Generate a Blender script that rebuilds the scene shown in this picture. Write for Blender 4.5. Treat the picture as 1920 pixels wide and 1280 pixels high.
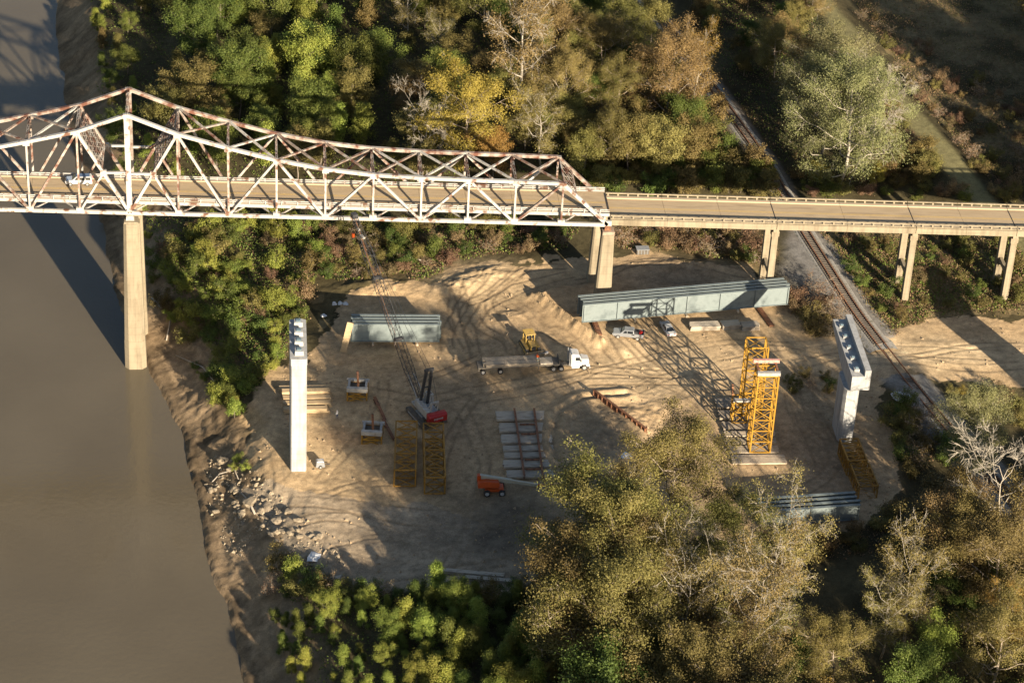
import bpy, math, random
import numpy as np
from mathutils import Vector, Matrix
S = bpy.context.scene
COL = S.collection
for o in list(bpy.data.objects): bpy.data.objects.remove(o)
# ------------------------------------------------------------ camera
FPX, YAW, PIT, ROL = 5000.0, 0.112667937, 0.572308616, -0.0546461092
CAM = np.array([22.7167269, -419.912602, 270.214809])
_f = np.array([math.sin(YAW)*math.cos(PIT), math.cos(YAW)*math.cos(PIT), -math.sin(PIT)])
_r = np.array([math.cos(YAW), -math.sin(YAW), 0.0])
_d = np.cross(_f, _r)
CR = math.cos(ROL)*_r + math.sin(ROL)*_d
CD = -math.sin(ROL)*_r + math.cos(ROL)*_d
CF = _f
cam = bpy.data.cameras.new('camera'); cam.lens = FPX/1920*36; cam.sensor_width = 36
cam.clip_start = 1; cam.clip_end = 6000
co = bpy.data.objects.new('camera', cam); COL.objects.link(co)
mw = Matrix.Identity(4)
for i in range(3):
    mw[i][0] = CR[i]; mw[i][1] = -CD[i]; mw[i][2] = -CF[i]; mw[i][3] = CAM[i]
co.matrix_world = mw
S.camera = co
# ------------------------------------------------------------ sky, sun, exposure
SUN_EL, SUN_AZ = math.radians(17.0), math.radians(22.5)
w = bpy.data.worlds.new('World'); S.world = w; w.use_nodes = True
nt = w.node_tree; nt.nodes.clear()
sk = nt.nodes.new('ShaderNodeTexSky'); sk.sky_type = 'NISHITA'; sk.sun_disc = False
sk.sun_elevation = SUN_EL; sk.sun_rotation = math.pi - SUN_AZ
sk.altitude = 100; sk.air_density = 1.0; sk.dust_density = 1.2; sk.ozone_density = 1.0
bg = nt.nodes.new('ShaderNodeBackground'); bg.inputs[1].default_value = 0.05
wo = nt.nodes.new('ShaderNodeOutputWorld')
nt.links.new(sk.outputs[0], bg.inputs[0]); nt.links.new(bg.outputs[0], wo.inputs[0])
sl = bpy.data.lights.new('sun', 'SUN'); sl.energy = 4.9; sl.angle = math.radians(0.5); sl.color = (1.0, 0.855, 0.65)
so = bpy.data.objects.new('sun', sl); COL.objects.link(so); so.location = (150, -300, 200)
sd = Vector((-math.sin(SUN_AZ)*math.cos(SUN_EL), math.cos(SUN_AZ)*math.cos(SUN_EL), -math.sin(SUN_EL)))
so.rotation_euler = sd.to_track_quat('-Z', 'Y').to_euler()
vs = S.view_settings; vs.view_transform = 'Standard'; vs.look = 'None'; vs.gamma = 1; vs.exposure = 1.5
S.render.engine = 'CYCLES'
cy = S.cycles
cy.max_bounces = 5; cy.diffuse_bounces = 2; cy.glossy_bounces = 2; cy.transmission_bounces = 2
cy.transparent_max_bounces = 4; cy.caustics_reflective = False; cy.caustics_refractive = False
cy.use_denoising = True
try: cy.denoiser = 'OPENIMAGEDENOISE'
except Exception: pass
# ------------------------------------------------------------ picking points of the place from the view
WATER = -3.4
def ray(u, v):
    return CF + CR*((u-960)/FPX) + CD*((v-640)/FPX)
def onZ(u, v, z):
    d = ray(u, v); t = (z-CAM[2])/d[2]; return CAM + d*t
def onY(u, v, y):
    d = ray(u, v); t = (y-CAM[1])/d[1]; return CAM + d*t
def project(P):
    q = P - CAM
    z = q @ CF
    return 960 + FPX*(q @ CR)/z, 640 + FPX*(q @ CD)/z
# ------------------------------------------------------------ noise
def _hash(ix, iy, s):
    n = (ix*374761393 + iy*668265263 + s*1442695041).astype(np.int64) & 0x7fffffff
    n = ((n ^ (n >> 13))*1274126177) & 0x7fffffff
    return ((n ^ (n >> 16)) & 0xffff)/65535.0
def vnoise(x, y, s=0):
    x = np.asarray(x, float); y = np.asarray(y, float)
    ix = np.floor(x).astype(np.int64); iy = np.floor(y).astype(np.int64)
    fx = x-ix; fy = y-iy; fx = fx*fx*(3-2*fx); fy = fy*fy*(3-2*fy)
    a = _hash(ix, iy, s); b = _hash(ix+1, iy, s); c = _hash(ix, iy+1, s); d = _hash(ix+1, iy+1, s)
    return (a*(1-fx)+b*fx)*(1-fy)+(c*(1-fx)+d*fx)*fy
def fbm(x, y, s=0, o=4):
    r = 0; a = .5
    for i in range(o):
        r = r + a*(vnoise(x, y, s+i)-.5); x = x*2.03; y = y*2.03; a *= .5
    return r
def sstep(a, b, x):
    t = np.clip((x-a)/(b-a), 0, 1); return t*t*(3-2*t)
# ------------------------------------------------------------ terrain shape
SHORE = [(105,0),(113,100),(125,200),(150,330),(190,400),(215,520),(235,600),(283,690),(300,720),(345,830),(370,920),(385,1050),(425,1130),(460,1280)]
_sp = np.array([onZ(u, v, WATER)[:2] for u, v in SHORE]); _sp = _sp[np.argsort(_sp[:, 1])]
_sy = np.r_[-420, -160, _sp[:, 1], 260, 900]; _sx = np.r_[30, 25, _sp[:, 0], -30, -40]
def shore(y): return np.interp(y, _sy, _sx)
_bw_y = np.array([-400, -110, -80, -60, -48, -25, -5, 20, 60, 110, 160, 400]); _bw_w = np.array([15, 15, 17, 19, 14, 12.5, 20, 16, 13, 11, 11, 11])
def seg_d(x, y, pts):
    best = np.full(np.shape(x), 1e9); par = np.zeros(np.shape(x)); L0 = 0; side = np.zeros(np.shape(x))
    for (ax, ay), (bx, by) in zip(pts[:-1], pts[1:]):
        dx, dy = bx-ax, by-ay; L = math.hypot(dx, dy)
        t = np.clip(((x-ax)*dx+(y-ay)*dy)/(L*L), 0, 1)
        px, py = x-(ax+t*dx), y-(ay+t*dy)
        d = np.hypot(px, py); m = d < best
        best = np.where(m, d, best); par = np.where(m, L0+t*L, par)
        side = np.where(m, (dx*py-dy*px)/L, side); L0 += L
    return best, par, side
RAILWAY = [(86, 210), (104.5, 150), (110.9, 124), (114.4, 106), (119.6, 80), (125.6, 48), (128.4, 21.7), (133.0, -9.5), (139.2, -37), (146, -62), (156, -95), (175, -150), (200, -210)]
LEVEE = [(132, 215), (143, 150), (149.2, 117), (154.6, 83), (157.7, 63.7), (164.5, 32), (175, -8), (190, -45), (215, -90), (260, -160)]
def pxl(pts, z=8.5): return [tuple(onZ(u, v, z)[:2]) for u, v in pts]
BERM = pxl([(1000,548),(1045,585),(1085,618),(1125,645)], 9.3)
RING = pxl([(1170,745),(1095,750),(1045,775),(1035,830),(1060,885),(1100,930)], 8.8)
RUTS = [pxl(p) for p in (
    [(885,660),(870,610),(900,560),(960,530),(1060,510)], [(905,665),(890,610),(920,570),(980,545),(1075,520)],
    [(1105,690),(1250,700),(1400,670),(1560,650),(1750,655),(1920,665)], [(1105,704),(1260,714),(1400,690),(1560,668),(1750,674),(1920,684)],
    [(890,715),(1000,705),(1105,690)], [(880,732),(1000,722),(1105,704)],
    [(1130,625),(1210,690),(1300,740)], [(1150,625),(1230,690),(1330,745)], [(1185,655),(1290,730)],
    [(930,560),(1000,600),(1065,650),(1095,690)], [(955,550),(1020,590),(1085,640),(1120,690)],
    [(520,905),(640,925),(760,960),(900,980)], [(560,895),(680,910),(800,935),(900,945)], [(640,1000),(760,1030),(900,1060)],
    [(860,760),(900,860),(880,960),(830,1040)], [(880,755),(922,860),(905,960),(850,1050)], [(560,1010),(690,980),(800,985)],
    [(1500,740),(1560,830),(1600,900),(1650,960)], [(1530,730),(1585,800),(1640,900)], [(1480,760),(1540,900)])]
HAULLINE = pxl([(1440,668),(1640,662),(1780,662),(1920,668),(2350,690)], 9.1)
ALLRUTS = [(R, .055) for R in RUTS]
def _twin(pts, gauge, dep):
    P_ = np.array(pts); t_ = np.gradient(P_, axis=0); t_ /= np.linalg.norm(t_, axis=1)[:, None]; n_ = np.stack([-t_[:, 1], t_[:, 0]], -1)
    for s_ in (-1, 1): ALLRUTS.append(([tuple(q) for q in P_+n_*s_*gauge/2], dep))
_rr = random.Random(77)
for (u0, v0), (u1, v1) in (((1110,700),(1480,650)),((1100,720),(1420,760)),((900,740),(1110,700)),((870,560),(1060,500)),((880,640),(860,520)),((1130,640),(1330,780)),((1480,660),(1910,650)),((1500,690),(1910,690)),
        ((620,690),(880,720)),((600,900),(860,880)),((560,940),(840,1010)),((700,980),(1000,960)),((640,1050),(980,1040)),((870,980),(890,740)),((1480,740),(1640,940)),((1510,720),(1500,930)),((1560,720),(1650,850)),
        ((1000,600),(1110,690)),((940,540),(1050,640)),((890,580),(960,660)),((1180,500),(1400,520)),((1080,530),(1250,500)),((600,870),(720,690)),((760,700),(900,660)),((920,500),(860,600)),((980,500),(930,590)),((840,520),(840,640)),((1220,650),(1340,720)),((1190,740),(1330,700))):
    a_, b_ = onZ(u0, v0, 8.5)[:2], onZ(u1, v1, 8.5)[:2]; n_ = np.array([-(b_-a_)[1], (b_-a_)[0]]); k1, k2 = _rr.uniform(-.14, .14), _rr.uniform(-.14, .14)
    _twin([tuple(a_+(b_-a_)*f+n_*(k1*math.sin(math.pi*f)+k2*math.sin(2*math.pi*f)*.5)) for f in np.linspace(0, 1, 8)], _rr.choice((1.6, 1.9, 2.3)), _rr.uniform(.03, .065))
MOUNDS = [(onZ(u, v, z)[:2], r1, r2, h) for u, v, z, r1, r2, h in (
    (1180, 800, 8.8, 8, 7, .9), (1110, 850, 8.8, 6, 6, .8), (905, 512, 8.5, 6, 4, 1.0), (850, 535, 8, 5, 3, .8), (1035, 545, 9, 4, 3, .4),
    (700, 530, 7, 8, 4, 1.2), (960, 590, 8.7, 5, 3, .4), (470, 800, 3, 3, 5, -1.2), (1690, 760, 9, 4, 6, 1.2), (1290, 500, 9, 12, 3, .8),
    (1310, 740, 9, 7, 5, .35), (1255, 770, 9, 6, 4, .3), (560, 640, 5, 7, 4, .6), (1000, 640, 8.6, 3, 2, .5), (1060, 655, 8.8, 2, 2, .5))]
def height(x, y):
    x = np.asarray(x, float); y = np.asarray(y, float)
    L = 5 + 4*sstep(29, 85, x) + 1.0*sstep(15, 60, y)*sstep(20, 60, x) + .5*fbm(x/40, y/40, 3)*2
    d = x - shore(y) + 2.2*fbm(x/9, y/9, 11)
    bw = np.interp(y, _bw_y, _bw_w)
    s = d/bw
    prof = np.where(s < 0, s*.8, np.where(s < 1, .09*sstep(0, .035, s) + .91*sstep(.02, 1.06, s)**.9, 1.0))
    prof = np.clip(prof, -.75, 1.0)
    z = WATER + (L-WATER)*prof
    onb = np.exp(-((s-.45)/.4)**2)
    tr_ = (d*.42+2.2*fbm(x/6, y/9, 25)) % 1.0
    z = z + onb*(1.3*fbm(x/3.2, y/4.5, 21) + .7*fbm(x/1.1, y/1.6, 23) + .55*(sstep(.0, .25, tr_)-tr_)*sstep(.05, .2, s))
    inl = sstep(.7, 1.1, s)
    z = z + inl*(.20*fbm(x/7, y/7, 31) + .10*fbm(x/1.0, y/1.0, 35)*(.3+1.7*vnoise(x/9, y/9, 77)))
    rd, _, _ = seg_d(x, y, RAILWAY)
    bed = 9.55 - .004*(y-20)
    z = z + (bed-z)*(1-sstep(2.4, 6.5, rd))
    ld, _, sdv = seg_d(x, y, LEVEE)
    z = z + 3.0*(1-sstep(1.8, 12, ld))
    bd, bp, bs = seg_d(x, y, BERM)
    z = z + (.95*np.exp(-((bd-.2)/.6)**2))*(1+.8*fbm(x/1.2, y/1.2, 41))
    z = z + .85*sstep(-.25, .3, bs)*(1-sstep(4, 9, bd))*(1-sstep(.9, 1.0, np.abs(bp/24.0-.5)*2))
    gd, _, _ = seg_d(x, y, RING)
    z = z + 0.5*np.exp(-((gd-1.2)/1.1)**2) - .25*np.exp(-(gd/.8)**2)
    for (c, r1, r2, h) in MOUNDS:
        e = ((x-c[0])/r1)**2 + ((y-c[1])/r2)**2
        z = z + h*np.exp(-e*1.2)*(1+1.2*fbm(x/1.5, y/1.5, 47))
    hd_, _, _ = seg_d(x, y, HAULLINE); z = z + (9.15-z)*(1-sstep(3.0, 5.5, hd_+.8*fbm(x/4, y/4, 55)))*.9
    for k, (R, dep) in enumerate(ALLRUTS):
        xs_ = [p[0] for p in R]; ys_ = [p[1] for p in R]
        m_ = (x > min(xs_)-3) & (x < max(xs_)+3) & (y > min(ys_)-3) & (y < max(ys_)+3)
        if not m_.any(): continue
        xm, ym = x[m_], y[m_]
        q, pr, _ = seg_d(xm + .5*fbm(xm/6, ym/6, 60+k, 2), ym + .5*fbm(xm/5, ym/6, 80+k, 2), R)
        z[m_] = z[m_] + dep*(-np.exp(-(q/.26)**2) + .4*np.exp(-((q-.52)/.2)**2))*(.5+vnoise(xm/2.5, ym/2.5, 300+k))
    return z
def gz(x, y): return float(height(np.array([x]), np.array([y]))[0])
def G(u, v):
    z = 8.0
    for i in range(12):
        p = onZ(u, v, z); z2 = gz(p[0], p[1])
        if abs(z2-z) < .005: break
        z = z + .8*(z2-z)
    p = onZ(u, v, z); return Vector((p[0], p[1], gz(p[0], p[1])))
# ------------------------------------------------------------ mesh builder
class MB:
    def __init__(s): s.v = []; s.f = []
    def add(s, vs, fs):
        n = len(s.v); s.v += [tuple(map(float, a)) for a in vs]; s.f += [tuple(i+n for i in f) for f in fs]; return s
    def box(s, c, d, rz=0.0, taper=(1, 1)):
        cs, sn = math.cos(rz), math.sin(rz); vs = []
        for k, (a, b, e) in enumerate([(-1,-1,-1),(1,-1,-1),(1,1,-1),(-1,1,-1),(-1,-1,1),(1,-1,1),(1,1,1),(-1,1,1)]):
            x = a*d[0]/2*(taper[0] if e > 0 else 1); y = b*d[1]/2*(taper[1] if e > 0 else 1)
            vs.append((c[0]+x*cs-y*sn, c[1]+x*sn+y*cs, c[2]+e*d[2]/2))
        return s.add(vs, [(3,2,1,0),(4,5,6,7),(0,1,5,4),(1,2,6,5),(2,3,7,6),(3,0,4,7)])
    def beam(s, p, q, w, h, up=(0, 0, 1)):
        p = Vector(p); q = Vector(q); a = (q-p).normalized(); u = Vector(up)
        if abs(a.dot(u)) > .98: u = Vector((0, 1, 0)) if abs(a.y) < .9 else Vector((1, 0, 0))
        e = a.cross(u).normalized()*(w/2); n = e.cross(a).normalized()*(h/2)
        vs = [c+i*e+j*n for c in (p, q) for i, j in ((-1,-1),(1,-1),(1,1),(-1,1))]
        return s.add(vs, [(0,1,2,3),(7,6,5,4),(0,4,5,1),(1,5,6,2),(2,6,7,3),(3,7,4,0)])
    def tube(s, pts, rad, n=6, cap=True):
        pts = [Vector(p) for p in pts]
        if not hasattr(rad, '__len__'): rad = [rad]*len(pts)
        vs = []; fs = []
        ref = Vector((0, 0, 1))
        for i, p in enumerate(pts):
            a = (pts[min(i+1, len(pts)-1)]-pts[max(i-1, 0)]).normalized()
            r = ref if abs(a.dot(ref)) < .95 else Vector((1, 0, 0))
            e = a.cross(r).normalized(); g = e.cross(a)
            for k in range(n):
                t = 2*math.pi*k/n; vs.append(p+(e*math.cos(t)+g*math.sin(t))*rad[i])
        for i in range(len(pts)-1):
            for k in range(n):
                fs.append((i*n+k, i*n+(k+1) % n, (i+1)*n+(k+1) % n, (i+1)*n+k))
        if cap: fs += [tuple(range(n))[::-1], tuple((len(pts)-1)*n+k for k in range(n))]
        return s.add(vs, fs)
    def cyl(s, p, q, r, n=12): return s.tube([p, q], r, n)
    def prism(s, poly, z0, z1, top=None):
        """poly: list of xy; extruded from z0 to z1 (top: another polygon)"""
        n = len(poly); t = top or poly
        return s.add([(x, y, z0) for x, y in poly]+[(x, y, z1) for x, y in t],
                     [tuple(range(n))[::-1], tuple(range(n, 2*n))]+[(i, (i+1) % n, n+(i+1) % n, n+i) for i in range(n)])
    def side(s, prof, y0, y1, top_in=None):
        """prof: list of xz; extruded along y; a profile pulled in per point with top_in"""
        n = len(prof); ti = top_in or [0]*n
        return s.add([(x, y0+ti[i], z) for i, (x, z) in enumerate(prof)]+[(x, y1-ti[i], z) for i, (x, z) in enumerate(prof)],
                     [tuple(range(n)), tuple(range(n, 2*n))[::-1]]+[(i, n+i, n+(i+1) % n, (i+1) % n) for i in range(n)])
    def mesh(s, name, mat, smooth=False):
        me = bpy.data.meshes.new(name); me.from_pydata(s.v, [], s.f); me.materials.append(mat)
        if smooth:
            for p in me.polygons: p.use_smooth = True
        me.update(); return me
    def build(s, name, mat, parent=None, world=False, bevel=0, smooth=False):
        if world and parent is not None:
            m = WORLD_OF(parent).inverted(); s.v = [tuple(m @ Vector(a)) for a in s.v]
        o = bpy.data.objects.new(name, s.mesh(name, mat, smooth)); COL.objects.link(o)
        if parent is not None: o.parent = parent
        if bevel:
            b = o.modifiers.new('b', 'BEVEL'); b.width = bevel; b.segments = 2; b.limit_method = 'ANGLE'
        return o
def WORLD_OF(o):
    m = Matrix.Translation(o.location) @ o.rotation_euler.to_matrix().to_4x4()
    return WORLD_OF(o.parent) @ m if o.parent else m
def tag(o, label=None, cat=None, group=None, kind=None):
    if label: o['label'] = label
    if cat: o['category'] = cat
    if group: o['group'] = group
    if kind: o['kind'] = kind
    return o
def thing(name, label, cat, loc=(0, 0, 0), rz=0.0, group=None):
    o = bpy.data.objects.new(name, None); COL.objects.link(o); o.empty_display_size = .5
    o.location = loc; o.rotation_euler = (0, 0, rz)
    return tag(o, label, cat, group)
def inst(name, me, parent=None, loc=(0, 0, 0), rz=0.0, sc=None):
    o = bpy.data.objects.new(name, me); COL.objects.link(o); o.parent = parent
    o.location = loc; o.rotation_euler = (0, 0, rz)
    if sc: o.scale = sc
    return o
def copy_tree(o, parent=None):
    c = o.copy(); COL.objects.link(c); c.parent = parent
    for ch in list(o.children): copy_tree(ch, c)
    return c
# ------------------------------------------------------------ materials
def nodes(name):
    m = bpy.data.materials.new(name); m.use_nodes = True; t = m.node_tree
    return m, t, t.nodes['Principled BSDF']
def nd(t, kind, **kw):
    n = t.nodes.new(kind)
    for k, v in kw.items():
        if k in n.inputs.keys() if hasattr(n.inputs, 'keys') else False: n.inputs[k].default_value = v
        else: setattr(n, k, v)
    return n
def ramp(t, stops):
    r = t.nodes.new('ShaderNodeValToRGB'); e = r.color_ramp.elements
    while len(e) < len(stops): e.new(.5)
    for i, (p, c) in enumerate(stops): e[i].position = p; e[i].color = (c[0], c[1], c[2], 1)
    return r
def M(name, c1, c2=None, c3=None, scale=1.5, rough=.7, metal=0.0, bump=.0, bscale=8., detail=6, stretch=(1, 1, 1), lo=.35, hi=.65, perobj=0.0, spec=.4):
    m, t, b = nodes(name)
    b.inputs['Roughness'].default_value = rough; b.inputs['Metallic'].default_value = metal
    b.inputs['Specular IOR Level'].default_value = spec
    tc = t.nodes.new('ShaderNodeTexCoord'); mp = t.nodes.new('ShaderNodeMapping'); mp.inputs['Scale'].default_value = stretch
    t.links.new(tc.outputs['Object'], mp.inputs[0])
    out = None
    if c2:
        n = t.nodes.new('ShaderNodeTexNoise'); n.inputs['Scale'].default_value = scale; n.inputs['Detail'].default_value = detail; n.inputs['Roughness'].default_value = .6
        t.links.new(mp.outputs[0], n.inputs['Vector'])
        r = ramp(t, [(lo, c1), (hi, c2)] if not c3 else [(lo, c1), ((lo+hi)/2, c2), (hi, c3)])
        t.links.new(n.outputs['Fac'], r.inputs[0]); out = r.outputs[0]
    if perobj:
        oi = t.nodes.new('ShaderNodeObjectInfo'); mr = t.nodes.new('ShaderNodeMapRange')
        mr.inputs['To Min'].default_value = 1-perobj; mr.inputs['To Max'].default_value = 1+perobj
        t.links.new(oi.outputs['Random'], mr.inputs['Value'])
        hs = t.nodes.new('ShaderNodeHueSaturation'); hs.inputs['Color'].default_value = (*c1, 1)
        if out: t.links.new(out, hs.inputs['Color'])
        t.links.new(mr.outputs[0], hs.inputs['Value']); out = hs.outputs[0]
    if out: t.links.new(out, b.inputs['Base Color'])
    else: b.inputs['Base Color'].default_value = (*c1, 1)
    if bump:
        n2 = t.nodes.new('ShaderNodeTexNoise'); n2.inputs['Scale'].default_value = bscale; n2.inputs['Detail'].default_value = 5
        t.links.new(mp.outputs[0], n2.inputs['Vector'])
        bp = t.nodes.new('ShaderNodeBump'); bp.inputs['Strength'].default_value = bump; bp.inputs['Distance'].default_value = .1
        t.links.new(n2.outputs['Fac'], bp.inputs['Height']); t.links.new(bp.outputs[0], b.inputs['Normal'])
    return m
STEEL = M('painted_steel', (0.35, 0.335, 0.31), (0.385, 0.37, 0.345), (0.13, 0.065, 0.04), scale=.55, rough=.55, lo=.42, hi=.63, detail=9, perobj=.08)
STEELR = M('rust_streaked_steel', (0.31, 0.295, 0.27), (0.25, 0.2, 0.165), (0.11, 0.045, 0.028), scale=.6, rough=.65, lo=.36, hi=.60, detail=9, perobj=.2)
RUST = M('rusty_steel', (.13, .055, .03), (.24, .11, .055), (.09, .04, .028), scale=1.2, rough=.85, bump=.2, perobj=.15)
CONC = M('old_concrete', (0.24, 0.198, 0.135), (0.27, 0.225, 0.155), (0.195, 0.158, 0.105), scale=.35, rough=.9, detail=9, stretch=(1, 1, .35), bump=.15, bscale=4, perobj=.04)
CONCN = M('new_concrete', (0.33, 0.33, 0.322), (0.36, 0.36, 0.352), (0.265, 0.26, 0.25), scale=.5, rough=.9, detail=9, stretch=(1, 1, .4), bump=.12, bscale=5)
ROAD = M('road_concrete', (0.34, 0.255, 0.155), (0.39, 0.295, 0.185), (0.285, 0.212, 0.132), scale=.5, rough=.9, detail=9, stretch=(.25, 1.6, 1))
WALK = M('curb_concrete', (0.36, 0.29, 0.2), (0.4, 0.325, 0.225), scale=.8, rough=.9)
YPAINT = M('yellow_road_paint', (.52, .34, .10), (.42, .30, .13), scale=2, rough=.8)
DARK = M('dark_joint', (.03, .028, .026), rough=.9)
GIRD = M('pale_green_paint', (0.145, 0.175, 0.175), (0.17, 0.2, 0.2), (0.115, 0.14, 0.142), scale=.4, rough=.5, detail=8, perobj=.05)
YEL = M('yellow_paint', (0.3, 0.155, 0.014), (0.35, 0.19, 0.02), (0.16, 0.08, 0.018), scale=1.1, rough=.55, detail=7, lo=.4, hi=.75, perobj=.12)
YELD = M('weathered_yellow_paint', (0.25, 0.125, 0.014), (0.3, 0.155, 0.02), (0.11, 0.055, 0.018), scale=1.1, rough=.65, detail=7, lo=.38, hi=.68, perobj=.15)
WOOD = M('weathered_timber', (.31, .25, .18), (.40, .33, .245), (.21, .17, .125), scale=1.2, rough=.95, stretch=(.3, 3, 3), bump=.3, bscale=6, perobj=.18)
WOODG = M('grey_timber', (0.34, 0.29, 0.225), (0.44, 0.38, 0.3), (0.22, 0.18, 0.135), scale=1.2, rough=.95, stretch=(.3, 3, 3), bump=.3, bscale=6, perobj=.18)
WOODN = M('fresh_timber', (.40, .285, .16), (.46, .34, .20), (.30, .21, .12), scale=1.2, rough=.9, stretch=(.3, 3, 3), bump=.2, perobj=.1)
WHITE = M('white_paint', (0.44, 0.44, 0.44), (0.38, 0.375, 0.365), scale=1.5, rough=.35)
WHITED = M('dusty_white_paint', (0.38, 0.37, 0.345), (0.31, 0.29, 0.26), (0.18, 0.135, 0.1), scale=1.5, rough=.6, lo=.4, hi=.75)
SILVER = M('silver_paint', (0.28, 0.29, 0.305), (0.24, 0.25, 0.26), scale=1.2, rough=.3, metal=.3)
RED = M('red_paint', (0.36, 0.02, 0.018), (0.31, 0.018, 0.015), scale=1.5, rough=.4)
ORANGE = M('orange_paint', (0.5, 0.075, 0.012), (0.43, 0.065, 0.012), scale=2, rough=.4)
CREAM = M('cream_paint', (0.44, 0.42, 0.33), (0.38, 0.355, 0.28), scale=2, rough=.5)
BLACK = M('black_steel', (.022, .023, .026), (.05, .05, .054), scale=2, rough=.5)
GREY = M('grey_steel', (.20, .21, .22), (.27, .28, .29), scale=2, rough=.5)
TYRE = M('tyre_rubber', (.025, .024, .023), (.05, .045, .04), scale=4, rough=.9)
RIM = M('wheel_metal', (.55, .55, .55), rough=.35, metal=.6)
DARKM = M('dusty_dark_metal', (.07, .062, .055), (.12, .105, .085), scale=2, rough=.8)
BULL = M('bulldozer_yellow', (0.42, 0.27, 0.06), (0.48, 0.32, 0.09), (0.3, 0.2, 0.08), scale=1.5, rough=.55)
TEAL = M('teal_bearing_paint', (0.16, 0.22, 0.25), (0.12, 0.17, 0.2), scale=3, rough=.5)
LAMPR = M('tail_lamp_red', (.45, .02, .02), rough=.2)
LAMPW = M('headlamp_clear', (.8, .8, .78), rough=.15)
SKIN = M('skin', (.45, .27, .19), rough=.6)
CLOTHW = M('white_shirt_cloth', (.72, .69, .65), rough=.9)
CLOTHJ = M('denim_cloth', (.06, .08, .13), (.09, .11, .17), scale=6, rough=.95)
CLOTHO = M('orange_vest_cloth', (.80, .14, .03), rough=.8)
CLOTHM = M('pale_green_cloth', (.42, .55, .48), rough=.9)
SHEET = M('plastic_sheet', (.66, .67, .69), (.52, .54, .57), scale=1.5, rough=.3, bump=.5, bscale=2)
m, t, b = nodes('vehicle_glass'); b.inputs['Base Color'].default_value = (.012, .016, .02, 1); b.inputs['Roughness'].default_value = .06; b.inputs['Specular IOR Level'].default_value = .8
GLASS = m

def lifts(m, pitch, dark=.8):
    t = m.node_tree; b = t.nodes['Principled BSDF']; src = b.inputs['Base Color'].links[0].from_socket
    tc = t.nodes.new('ShaderNodeTexCoord'); sx = t.nodes.new('ShaderNodeSeparateXYZ'); t.links.new(tc.outputs['Object'], sx.inputs[0])
    d = t.nodes.new('ShaderNodeMath'); d.operation = 'DIVIDE'; d.inputs[1].default_value = pitch; t.links.new(sx.outputs['Z'], d.inputs[0])
    f = t.nodes.new('ShaderNodeMath'); f.operation = 'FRACT'; t.links.new(d.outputs[0], f.inputs[0])
    g = t.nodes.new('ShaderNodeMath'); g.operation = 'LESS_THAN'; g.inputs[1].default_value = .07; t.links.new(f.outputs[0], g.inputs[0])
    n = t.nodes.new('ShaderNodeTexNoise'); n.inputs['Scale'].default_value = 1.6; n.inputs['Detail'].default_value = 6
    mp = t.nodes.new('ShaderNodeMapping'); mp.inputs['Scale'].default_value = (1.2, 1.2, .06); t.links.new(tc.outputs['Object'], mp.inputs[0]); t.links.new(mp.outputs[0], n.inputs['Vector'])
    r = t.nodes.new('ShaderNodeMapRange'); r.inputs[1].default_value = .45; r.inputs[2].default_value = .75; r.inputs[3].default_value = 1; r.inputs[4].default_value = .72; t.links.new(n.outputs['Fac'], r.inputs[0])
    k = t.nodes.new('ShaderNodeMapRange'); k.inputs[3].default_value = 1; k.inputs[4].default_value = dark; t.links.new(g.outputs[0], k.inputs[0])
    m1 = t.nodes.new('ShaderNodeMath'); m1.operation = 'MULTIPLY'; t.links.new(r.outputs[0], m1.inputs[0]); t.links.new(k.outputs[0], m1.inputs[1])
    v = t.nodes.new('ShaderNodeVectorMath'); v.operation = 'SCALE'; t.links.new(src, v.inputs[0]); t.links.new(m1.outputs[0], v.inputs['Scale']); t.links.new(v.outputs[0], b.inputs['Base Color'])
lifts(CONC, 1.5, .86); lifts(CONCN, 1.22, .86)
# ------------------------------------------------------------ ground sheet
def pip(u, v, poly):
    ins = np.zeros(np.shape(u), bool); n = len(poly); j = n-1
    for i in range(n):
        xi, yi = poly[i]; xj, yj = poly[j]
        if yi != yj:
            c = ((yi > v) != (yj > v)) & (u < (xj-xi)*(v-yi)/(yj-yi)+xi); ins ^= c
        j = i
    return ins
SITE = [(455,790),(480,722),(520,690),(600,650),(630,600),(640,545),(720,520),(800,535),(850,500),(920,485),(1000,492),(1060,478),(1150,484),
        (1215,472),(1300,486),(1410,500),(1440,540),(1500,560),(1500,600),(1560,636),(1640,632),(1740,600),(2200,600),(2200,740),(1800,720),(1700,695),(1650,720),(1640,780),(1690,850),(1680,930),
        (1620,990),(1420,1000),(1090,1040),(1040,1110),(760,1105),(640,1085),(560,1010),(500,900),(470,880)]
GRAVEL = [(500,905),(640,935),(800,945),(900,990),(1040,1000),(1060,1110),(760,1110),(640,1090),(560,1040),(480,960),(440,910)]
SCRUB1 = [(205,395),(1110,415),(1150,430),(1420,440),(1480,440),(1440,530),(1410,500),(1300,480),(1210,470),(1150,482),(1060,478),(920,482),(850,498),(800,530),(720,515),(640,540),(625,600),(590,650),(520,690),(470,740),(440,790),(400,760),(330,660),(290,600),(250,520)]
HAUL = [(1480,632),(1640,628),(1760,632),(2300,640),(2300,740),(1800,715),(1690,702),(1480,708)]
DRY = [(540,470),(660,440),(800,450),(830,520),(640,570),(600,620),(560,540)]
DRY2 = [(1130,430),(1330,430),(1420,450),(1430,510),(1300,490),(1180,470)]
DRYR = [(1500,430),(1560,520),(1650,640),(1740,600),(1920,590),(2300,600),(2300,420),(1920,440)]
LEVG = [(1380,-150),(1560,-60),(1640,60),(1720,180),(1860,340),(2300,360),(2300,-200)]
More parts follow.
